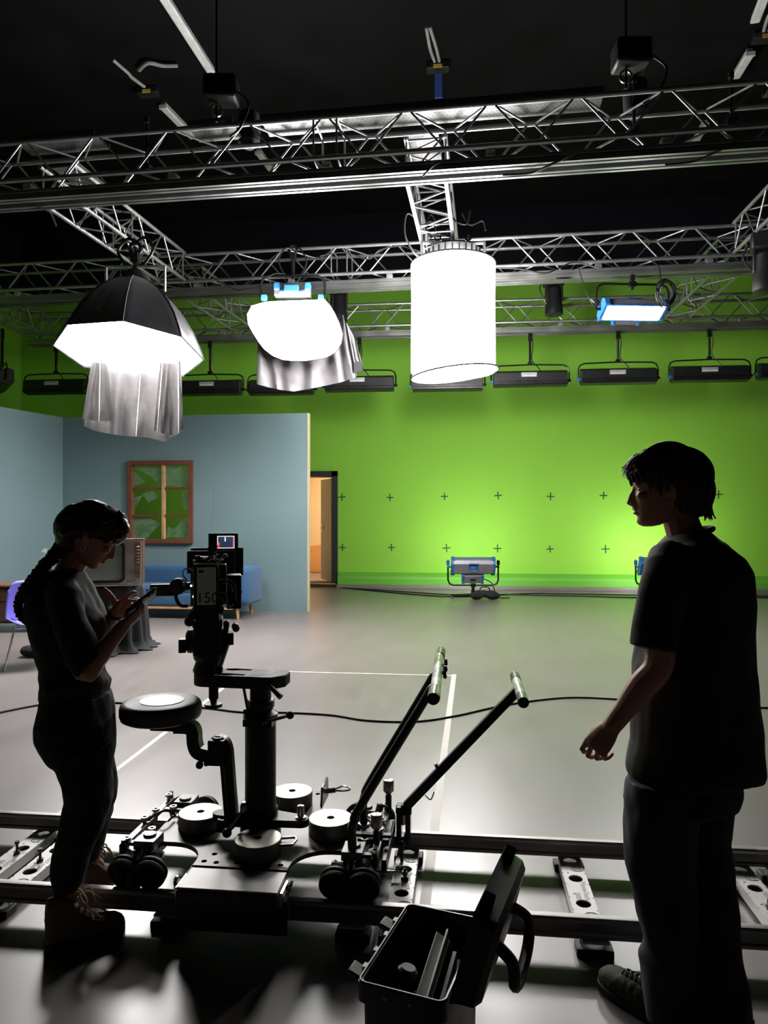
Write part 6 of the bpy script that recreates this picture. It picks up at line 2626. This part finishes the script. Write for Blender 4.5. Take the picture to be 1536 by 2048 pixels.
tee = MB()
tee.loft([ring_px(DM, *r) for r in ((1060, 1354, 1420, .062), (1068, 1345, 1426, .075), (1078, 1336, 1436, .10), (1094, 1322, 1452, .145), (1114, 1308, 1470, .175), (1144, 1302, 1482, .195), (1200, 1300, 1491, .19), (1260, 1290, 1493, .18), (1330, 1272, 1497, .172), (1400, 1268, 1503, .168), (1480, 1265, 1511, .168), (1533, 1252, 1516, .174), (1545, 1254, 1513, .172))])
tee.tube([A(1345, 1118, -.06), A(1332, 1140, -.10), A(1318, 1200, -.14), A(1308, 1260, -.155), A(1304, 1297, -.16)], [.07, .072, .070, .069, .069], 18)
tee.tube([A(1420, 1112, .06), A(1440, 1140, .14), A(1452, 1200, .18), A(1460, 1290, .20)], [.07, .072, .07, .07], 18)
tee = fuse(tee, .008, 3, push=folds(.011, 7, 4, 3.1))
tee.build('t_shirt', M_TEE, man, smooth=80)
MB().tube([A(1387, 1060, .0) + RIGHT * .055 * cos(t) + FWD * .062 * sin(t) + UP * (.012 * cos(t) - .006) for t in [2 * pi * i / 28 for i in range(28)]], .009, 8, closed=True).build('collar', M_TEE, man)
jn = MB()
jn.loft([ring_px(DM, y, a, b, h) for y, a, b, h in ((1480, 1305, 1460, .10), (1530, 1280, 1474, .125), (1575, 1253, 1476, .145), (1605, 1251, 1465, .145))])
jn.loft([ring_px(DM, y, a, b, h, dd) for y, a, b, h, dd in ((1560, 1256, 1400, .10, -.05), (1611, 1250, 1392, .1, -.05), (1672, 1251, 1388, .095, -.05), (1729, 1252, 1388, .092, -.05), (1787, 1266, 1388, .09, -.06), (1836, 1280, 1388, .088, -.07), (1885, 1292, 1386, .085, -.075), (1910, 1281, 1385, .085, -.08), (1939, 1286, 1383, .082, -.085), (1990, 1290, 1390, .08, -.09), (2035, 1294, 1390, .078, -.095))])
jn.loft([ring_px(DM, y, a, b, h, dd) for y, a, b, h, dd in ((1560, 1345, 1481, .105, .05), (1611, 1350, 1463, .1, .05), (1677, 1350, 1451, .092, .04), (1729, 1352, 1463, .09, .02), (1826, 1362, 1473, .085, -.02), (1900, 1372, 1475, .085, -.05), (1940, 1388, 1484, .082, -.06), (1958, 1388, 1490, .082, -.07), (1990, 1380, 1497, .08, -.09), (2035, 1380, 1490, .076, -.105))])
jn = fuse(jn, .008, 3, push=folds(.009, 9, 6, 8.4))
jn.build('jeans', M_JEANS, man, smooth=80)

hair = MB()


def hell(a, b, c, r):
    hair.ell(Lm(a, b, c), r, Rm_, 24, 16)


hell(-.022, 0, .045, (.118, .088, .090))
hell(.035, 0, .085, (.070, .066, .045))
hell(-.085, 0, .005, (.058, .076, .088))
hell(-.100, 0, -.045, (.042, .062, .045))
hell(-.03, 0, .10, (.08, .07, .038))
hell(.075, .0, .083, (.032, .058, .022))
for y in (-1, 1):
    hell(-.045, y * .052, .02, (.05, .032, .06))
    hell(.022, y * .064, .035, (.034, .014, .034))
    hell(.014, y * .069, .002, (.011, .007, .024))
    hell(-.06, y * .058, -.04, (.034, .02, .04))
hb_ = fuse(hair, .005, 3, push=lambda p, n: p + n * .008 * (noise.noise(V((p.x * 38, p.y * 38, p.z * 13))) + .6 * noise.noise(V((p.x * 80, p.y * 80, p.z * 22)))))
random.seed(11)
for i in range(150):
    # locks that follow the head and end free
    az = random.uniform(-pi, pi)
    el = random.uniform(.2, 1.2)
    c0 = V((-.022, 0, .045))
    r0 = V((.120, .090, .094))

    def hp_(a, e, k):
        return Lm(*(c0 + V((r0.x * cos(a) * cos(e) * k, r0.y * sin(a) * cos(e) * k, r0.z * sin(e) * k))))
    if abs(az) < .9:      # fringe, swept forward
        pts = [hp_(az, el, 1.0), hp_(az * .95, el - .3, 1.03), hp_(az * .9, el - .55, 1.07), hp_(az * .85, max(.12, el - .85), 1.10 + random.uniform(0, .06))]
    else:
        pts = [hp_(az, el, 1.0), hp_(az, el - .3, 1.03), hp_(az, el - .6, 1.04), hp_(az, el - .9, 1.02 + random.uniform(0, .07))]
    hb_.tube(bez(pts, 4), [.0055 * (1 - (j / 12.5) ** 2) + .0004 for j in range(13)], 5)
for i in range(46):
    a = random.uniform(-1.0, 1.0)
    b = V((-.02, a * .07, .125))
    pts = [Lm(-.125, a * .05, .05), Lm(-.095, a * .056, .10), Lm(-.045, a * .06, .128 + random.uniform(-.004, .012)), Lm(.01, a * .06, .142 + random.uniform(-.006, .004)), Lm(.06, a * .056, .12), Lm(.098, a * .052, .088 + random.uniform(-.01, .012)), Lm(.115 + random.uniform(-.01, .014), a * .05, .055 + random.uniform(-.02, .02))]
    hb_.tube(bez(pts, 4), [.0052 * (1 - (j / 24.5) ** 2) + .0004 for j in range(25)], 5)
for i in range(40):
    a = random.uniform(-1, 1)
    pts = [Lm(-.13, a * .055, .06), Lm(-.148 + .02 * a * a, a * .06, .0), Lm(-.140 + .02 * a * a, a * .056, -.05), Lm(-.138 + random.uniform(-.012, .02), a * .05, -.088 + random.uniform(-.014, .012))]
    hb_.tube(bez(pts, 4), [.0062 * (1 - (j / 12.5) ** 2) + .0004 for j in range(13)], 5)
hb_.build('hair', M_HAIRM, man, smooth=80)

M_SUEDE = mat('green suede', (.035, .05, .018), .85, var=.2, scale=20, bump=.2, bscale=180)
M_BSOLE = mat('black shoe sole', (.012, .012, .012), .55)
shoe(man, PZ(1352, 2068, 0), PZ(1201, 1963, 0), .105, .085, M_SUEDE, M_BSOLE, 1)
shoe(man, PZ(1490, 2066, 0), PZ(1392, 1966, 0), .105, .085, M_SUEDE, M_BSOLE, -1)

# ---- the woman with the phone
DW = 2.72


def G(px, py, dd=0.0):
    return P(px, py, DW + dd)


wom = thing('person', 'woman at left in dark clothes with a long braid, looking down at her phone', 'person', C(-1.2, 2.76, 0))
body = MB()
fl_ = (RIGHT * .95 + FWD * .31).normalized()
tb_ = radians(32)
hf = (fl_ * cos(tb_) - UP * sin(tb_)).normalized()
hu = (fl_ * sin(tb_) + UP * cos(tb_)).normalized()
hs = hu.cross(hf).normalized()
ho = G(189, 1071)
KW = .95
Lw, Rw = head_shape(body, ho, hf, hu, hs, KW, True)
smooth_chain(body, [G(165, 1095, .02), G(148, 1125, .01), G(135, 1150, .01), G(126, 1185, .01)], [.05, .05, .052, .075])
body.loft([ring_px(DW, y, a, b, h) for y, a, b, h in ((1160, 112, 155, .05), (1185, 96, 162, .10), (1240, 88, 184, .11), (1300, 96, 188, .095), (1350, 104, 194, .09), (1420, 102, 202, .105), (1470, 108, 204, .10))])
# near (right) arm holding the phone
sh, eb = G(132, 1200, -.145), G(170, 1345, -.20)
wr_ = G(248, 1250, -.12)
smooth_chain(body, [sh, sh.lerp(eb, .5), eb, eb.lerp(wr_, .3), eb.lerp(wr_, .75), wr_], [.04, .042, .037, .038, .028, .024])
d1_ = (RIGHT * .52 + FWD * .66 + UP * .50).normalized()
n1_ = (RIGHT * -.32 + FWD * .5 + UP * .72)
n1_ = (n1_ - d1_ * n1_.dot(d1_)).normalized()
s1_ = d1_.cross(n1_)
if s1_.dot(RIGHT * -1 + FWD) < 0:
    s1_ = -s1_
hand(body, wr_, d1_, n1_, s1_, [(18, 48, 40), (22, 52, 42), (26, 55, 45), (30, 58, 45)], thumb=((.45, .55, .75), (.75, .1, .7), (.95, -.25, .25)), k=.9, palm=.078)
# far (left) arm, fingers spread over the phone
sh2, eb2 = G(142, 1200, .14), G(182, 1300, .20)
wr2 = G(232, 1224, .06)
smooth_chain(body, [sh2, sh2.lerp(eb2, .5), eb2, eb2.lerp(wr2, .35), wr2], [.04, .041, .036, .035, .024])
d2_ = (RIGHT * .72 + FWD * -.05 + UP * .45).normalized()
n2_ = (RIGHT * .35 + FWD * -.85 + UP * -.25)
tips, _ = hand(body, wr2, d2_, n2_, UP, [(14, 22, 18), (26, 26, 20), (34, 32, 24), (42, 38, 30)], spread=(.16, -.05, -.22, -.42), thumb=((.35, .95, .0), (.15, 1, .05), (.0, 1, .12)), k=.9, palm=.075)
for pts, rs in (([G(155, 1470, -.05), G(172, 1590, -.08), G(145, 1700, -.09), G(135, 1800, -.08)], [.06, .05, .042, .038]), ([G(160, 1470, .05), G(198, 1590, .17), G(184, 1690, .25), G(180, 1730, .25)], [.06, .048, .042, .036])):
    smooth_chain(body, pts, rs)
bm_ = fuse(body, .0033, 2)
o = bm_.build('body', M_SKIN, wom, smooth=80)
eyes(o, Lw, Rw, KW)

tee = MB()
tee.loft([ring_px(DW, *r) for r in ((1138, 124, 158, .055), (1146, 112, 164, .075), (1156, 96, 168, .10), (1168, 82, 174, .135), (1185, 69, 182, .165), (1210, 63, 193, .175), (1240, 65, 207, .172), (1262, 68, 212, .165), (1300, 77, 209, .15), (1335, 85, 205, .138), (1350, 87, 211, .14), (1363, 91, 218, .148), (1368, 90, 217, .142), (1378, 88, 214, .135), (1392, 88, 212, .132), (1400, 90, 208, .12))])
tee.tube([G(118, 1180, -.10), G(130, 1200, -.155), G(146, 1255, -.18), G(166, 1318, -.195), G(180, 1332, -.195)], [.062, .064, .062, .06, .054], 18)
tee.tube([G(150, 1180, .10), G(156, 1210, .16), G(170, 1260, .19), G(186, 1285, .19)], [.06, .06, .057, .054], 18)
tee.ell(G(108, 1164, 0), (.055, .12, .05), None, 18, 12)
tee.ell(G(92, 1180, 0), (.055, .13, .07), None, 18, 12)
tee = fuse(tee, .007, 3, push=folds(.011, 10, 7, 1.7))
tee.build('shirt', M_TEEW, wom, smooth=80)
tr = MB()
tr.loft([ring_px(DW, y, a, b, h, dd) for y, a, b, h, dd in ((1385, 90, 217, .135, 0), (1400, 86, 220, .145, 0), (1440, 78, 223, .165, 0), (1470, 82, 225, .165, 0), (1500, 96, 226, .155, 0), (1525, 112, 222, .12, -.02))])
tr.loft([ring_px(DW, y, a, b, h, dd) for y, a, b, h, dd in ((1490, 95, 222, .10, -.07), (1525, 114, 220, .095, -.07), (1570, 126, 222, .092, -.08), (1600, 131, 220, .09, -.08), (1625, 127, 214, .088, -.085), (1660, 118, 202, .084, -.09), (1690, 111, 190, .08, -.09), (1710, 107, 180, .078, -.09), (1740, 105, 172, .074, -.09), (1763, 109, 164, .07, -.09), (1778, 114, 157, .066, -.09))])
tr.loft([ring_px(DW, y, a, b, h, dd) for y, a, b, h, dd in ((1490, 130, 224, .10, .07), (1530, 140, 227, .095, .10), (1570, 165, 231, .09, .14), (1600, 172, 229, .085, .17), (1630, 168, 223, .08, .20), (1660, 165, 213, .076, .23), (1690, 162, 204, .072, .25), (1712, 164, 200, .068, .26))])
tr = fuse(tr, .007, 3, push=folds(.008, 11, 8, 5.2))
tr.build('trousers', M_TROUS, wom, smooth=80)

hair = MB()
for a, b, c, r in ((-.012, 0, .048, (.115, .083, .082)), (.045, 0, .078, (.058, .064, .042)), (-.07, 0, .03, (.055, .07, .07)), (-.085, 0, -.02, (.045, .055, .055)), (.072, .0, .068, (.034, .062, .036))):
    hair.ell(Lw(a, b, c), r, Rw, 24, 16)
for y in (-1, 1):
    hair.ell(Lw(-.03, y * .055, .015), (.055, .028, .05), Rw, 18, 12)
    hair.ell(Lw(.04, y * .064, .035), (.034, .014, .036), Rw, 18, 12)
for y in (-1, 1):
    smooth_chain(hair, [Lw(.0, y * .068, .03), Lw(-.05, y * .058, -.005), Lw(-.09, y * .03, -.045), G(128, 1090, -.0)], [.03, .034, .03, .022])
smooth_chain(hair, [Lw(-.10, 0, .03), Lw(-.118, 0, -.02), G(126, 1090, -.0)], [.05, .04, .024])
smooth_chain(hair, [Lw(-.06, 0, -.06), Lw(-.09, 0, -.06), G(130, 1098, -.0)], [.045, .036, .022])
hb_ = fuse(hair, .005, 4, push=lambda p, n: p + n * .004 * noise.noise(V((p.x * 24, p.y * 60, p.z * 60))))
random.seed(5)
for i in range(60):
    a = random.uniform(-1, 1)
    pts = [Lw(.095 + random.uniform(-.01, .008), a * .05, .075 + random.uniform(-.02, .02)), Lw(.05, a * .066, .118), Lw(-.02, a * .066, .132 - .03 * a * a), Lw(-.09, a * .05, .09), Lw(-.13, a * .02, .02)]
    hb_.tube(bez(pts, 4), [.0035] * 16 + [.0008], 5)
for i in range(14):     # loose strands in front of the ear
    y = random.choice((-1, 1))
    pts = [Lw(.085, y * .05, .07 + random.uniform(-.01, .01)), Lw(.075 + random.uniform(0, .02), y * .062, .045), Lw(.045 + random.uniform(-.01, .02), y * .074, .02), Lw(.01 + random.uniform(-.02, .02), y * .078, -.002)]
    hb_.tube(bez(pts, 4), [.0022] * 12 + [.0005], 5)
# braid
bp = bez([G(122, 1092, .0), G(108, 1112, -.03), G(92, 1128, -.06), G(76, 1146, -.09), G(60, 1164, -.10), G(46, 1182, -.10), G(38, 1202, -.10), G(37, 1222, -.10), G(46, 1240, -.10)], 8)
nb = len(bp)
for side in (0, 1, 2):
    pts, rs = [], []
    for i, p in enumerate(bp):
        t = i / (nb - 1)
        ph = i * .62 + side * 2 * pi / 3
        tg = (bp[min(i + 1, nb - 1)] - bp[max(i - 1, 0)]).normalized()
        a_, b_, _ = basis(tg)
        w_ = .015 * (1 - .45 * t)
        pts.append(p + a_ * w_ * sin(ph) + b_ * w_ * .8 * sin(2 * ph))
        rs.append(.0155 * (1 - .55 * t))
    hb_.tube(pts, rs, 8)
hb_.tube(bez([bp[-1], G(50, 1246, -.1), G(53, 1252, -.1)], 4), [.008, .009, .009, .008, .007, .006, .004, .002, .001], 8)
hb_.build('hair', M_HAIRW, wom, smooth=80)
# sunglasses pushed up into the hair
sg = MB()
for y in (-1, 1):
    c = Lw(.046, y * .036, .1285)
    Rg = Rw @ Matrix.Rotation(radians(-74), 3, 'Y')
    sg.loft([[c + Rg @ V((dx, .028 * cos(t) * s_, .022 * sin(t) * s_)) for t in [2 * pi * i / 20 for i in range(20)]] for dx, s_ in ((-.003, 1.0), (.003, 1.0))])
    sg.tube([Lw(.044, y * .064, .127), Lw(.03, y * .086, .095), Lw(.0, y * .094, .055), Lw(-.02, y * .09, .03)], .0028, 6)
sg.tube([Lw(.048, -.012, .131), Lw(.05, 0, .134), Lw(.048, .012, .131)], .0028, 6)
sg.build('sunglasses', mat('amber sunglasses', (.09, .035, .01), .15, coat=.5), wom)
MB().tube([Lw(-.004, -.078, -.052) + Rw @ V((.008 * cos(t), 0, .01 * sin(t) - .008)) for t in [2 * pi * i / 14 for i in range(14)]], .0014, 5, closed=True).build('earring', M_CHROME, wom)
u_, v_, a_ = basis(d2_ * .5 + (wr2 - eb2).normalized())
MB().tube([wr2 - (wr2 - eb2).normalized() * .01 + (u_ * cos(t) + v_ * sin(t)) * .028 for t in [2 * pi * i / 20 for i in range(20)]], .006, 6, closed=True).build('bracelet', M_BLACK, wom)

M_BEIGE = mat('worn beige suede', lin((120, 100, 80)), .85, var=.2, bump=.2, bscale=150)
M_BSH = mat('dark beige sole', (.03, .026, .022), .7)
M_LACE = mat('beige laces', lin((190, 170, 140)), .8)
shoe(wom, PZ(90, 1903, 0), PZ(250, 1857, 0), .105, .155, M_BEIGE, M_BSH, -1, .036, M_LACE, .042)
shoe(wom, PZ(166, 1790, 0), PZ(226, 1772, 0), .11, .15, M_BEIGE, M_BSH, 1, .036, M_LACE, .07)

# the phone lies in her right hand
pcn = wr_ + d1_ * .112 * .95 + n1_ * .026
Rp = Matrix((s1_, d1_, n1_)).transposed()
ph = thing('phone', 'dark smartphone held in the hands of the woman', 'phone', pcn)
m = MB()
m.loft([[pcn + Rp @ V((x, y, z)) for x, y in rrect(.072 - i_, .148 - i_, .009, 5)] for z, i_ in ((-.004, .002), (-.003, 0), (.003, 0), (.004, .002))])
m.build('case', M_PLASTIC, ph, smooth=40)
MB().prism(rrect(.068, .142, .008, 5), pcn + n1_ * .0041, s1_, d1_, n1_ * .0006).build('screen', mat('dim phone screen', (.02, .02, .02), .1, emit=(.9, .45, .15), estr=.12), ph, smooth=0)
m = MB()
for (x, y) in ((-.02, .055), (-.02, .035)):
    m.cyl(pcn + Rp @ V((x, y, -.004)), pcn + Rp @ V((x, y, -.0065)), .008, n=14)
m.build('lens', M_CHROME, ph)
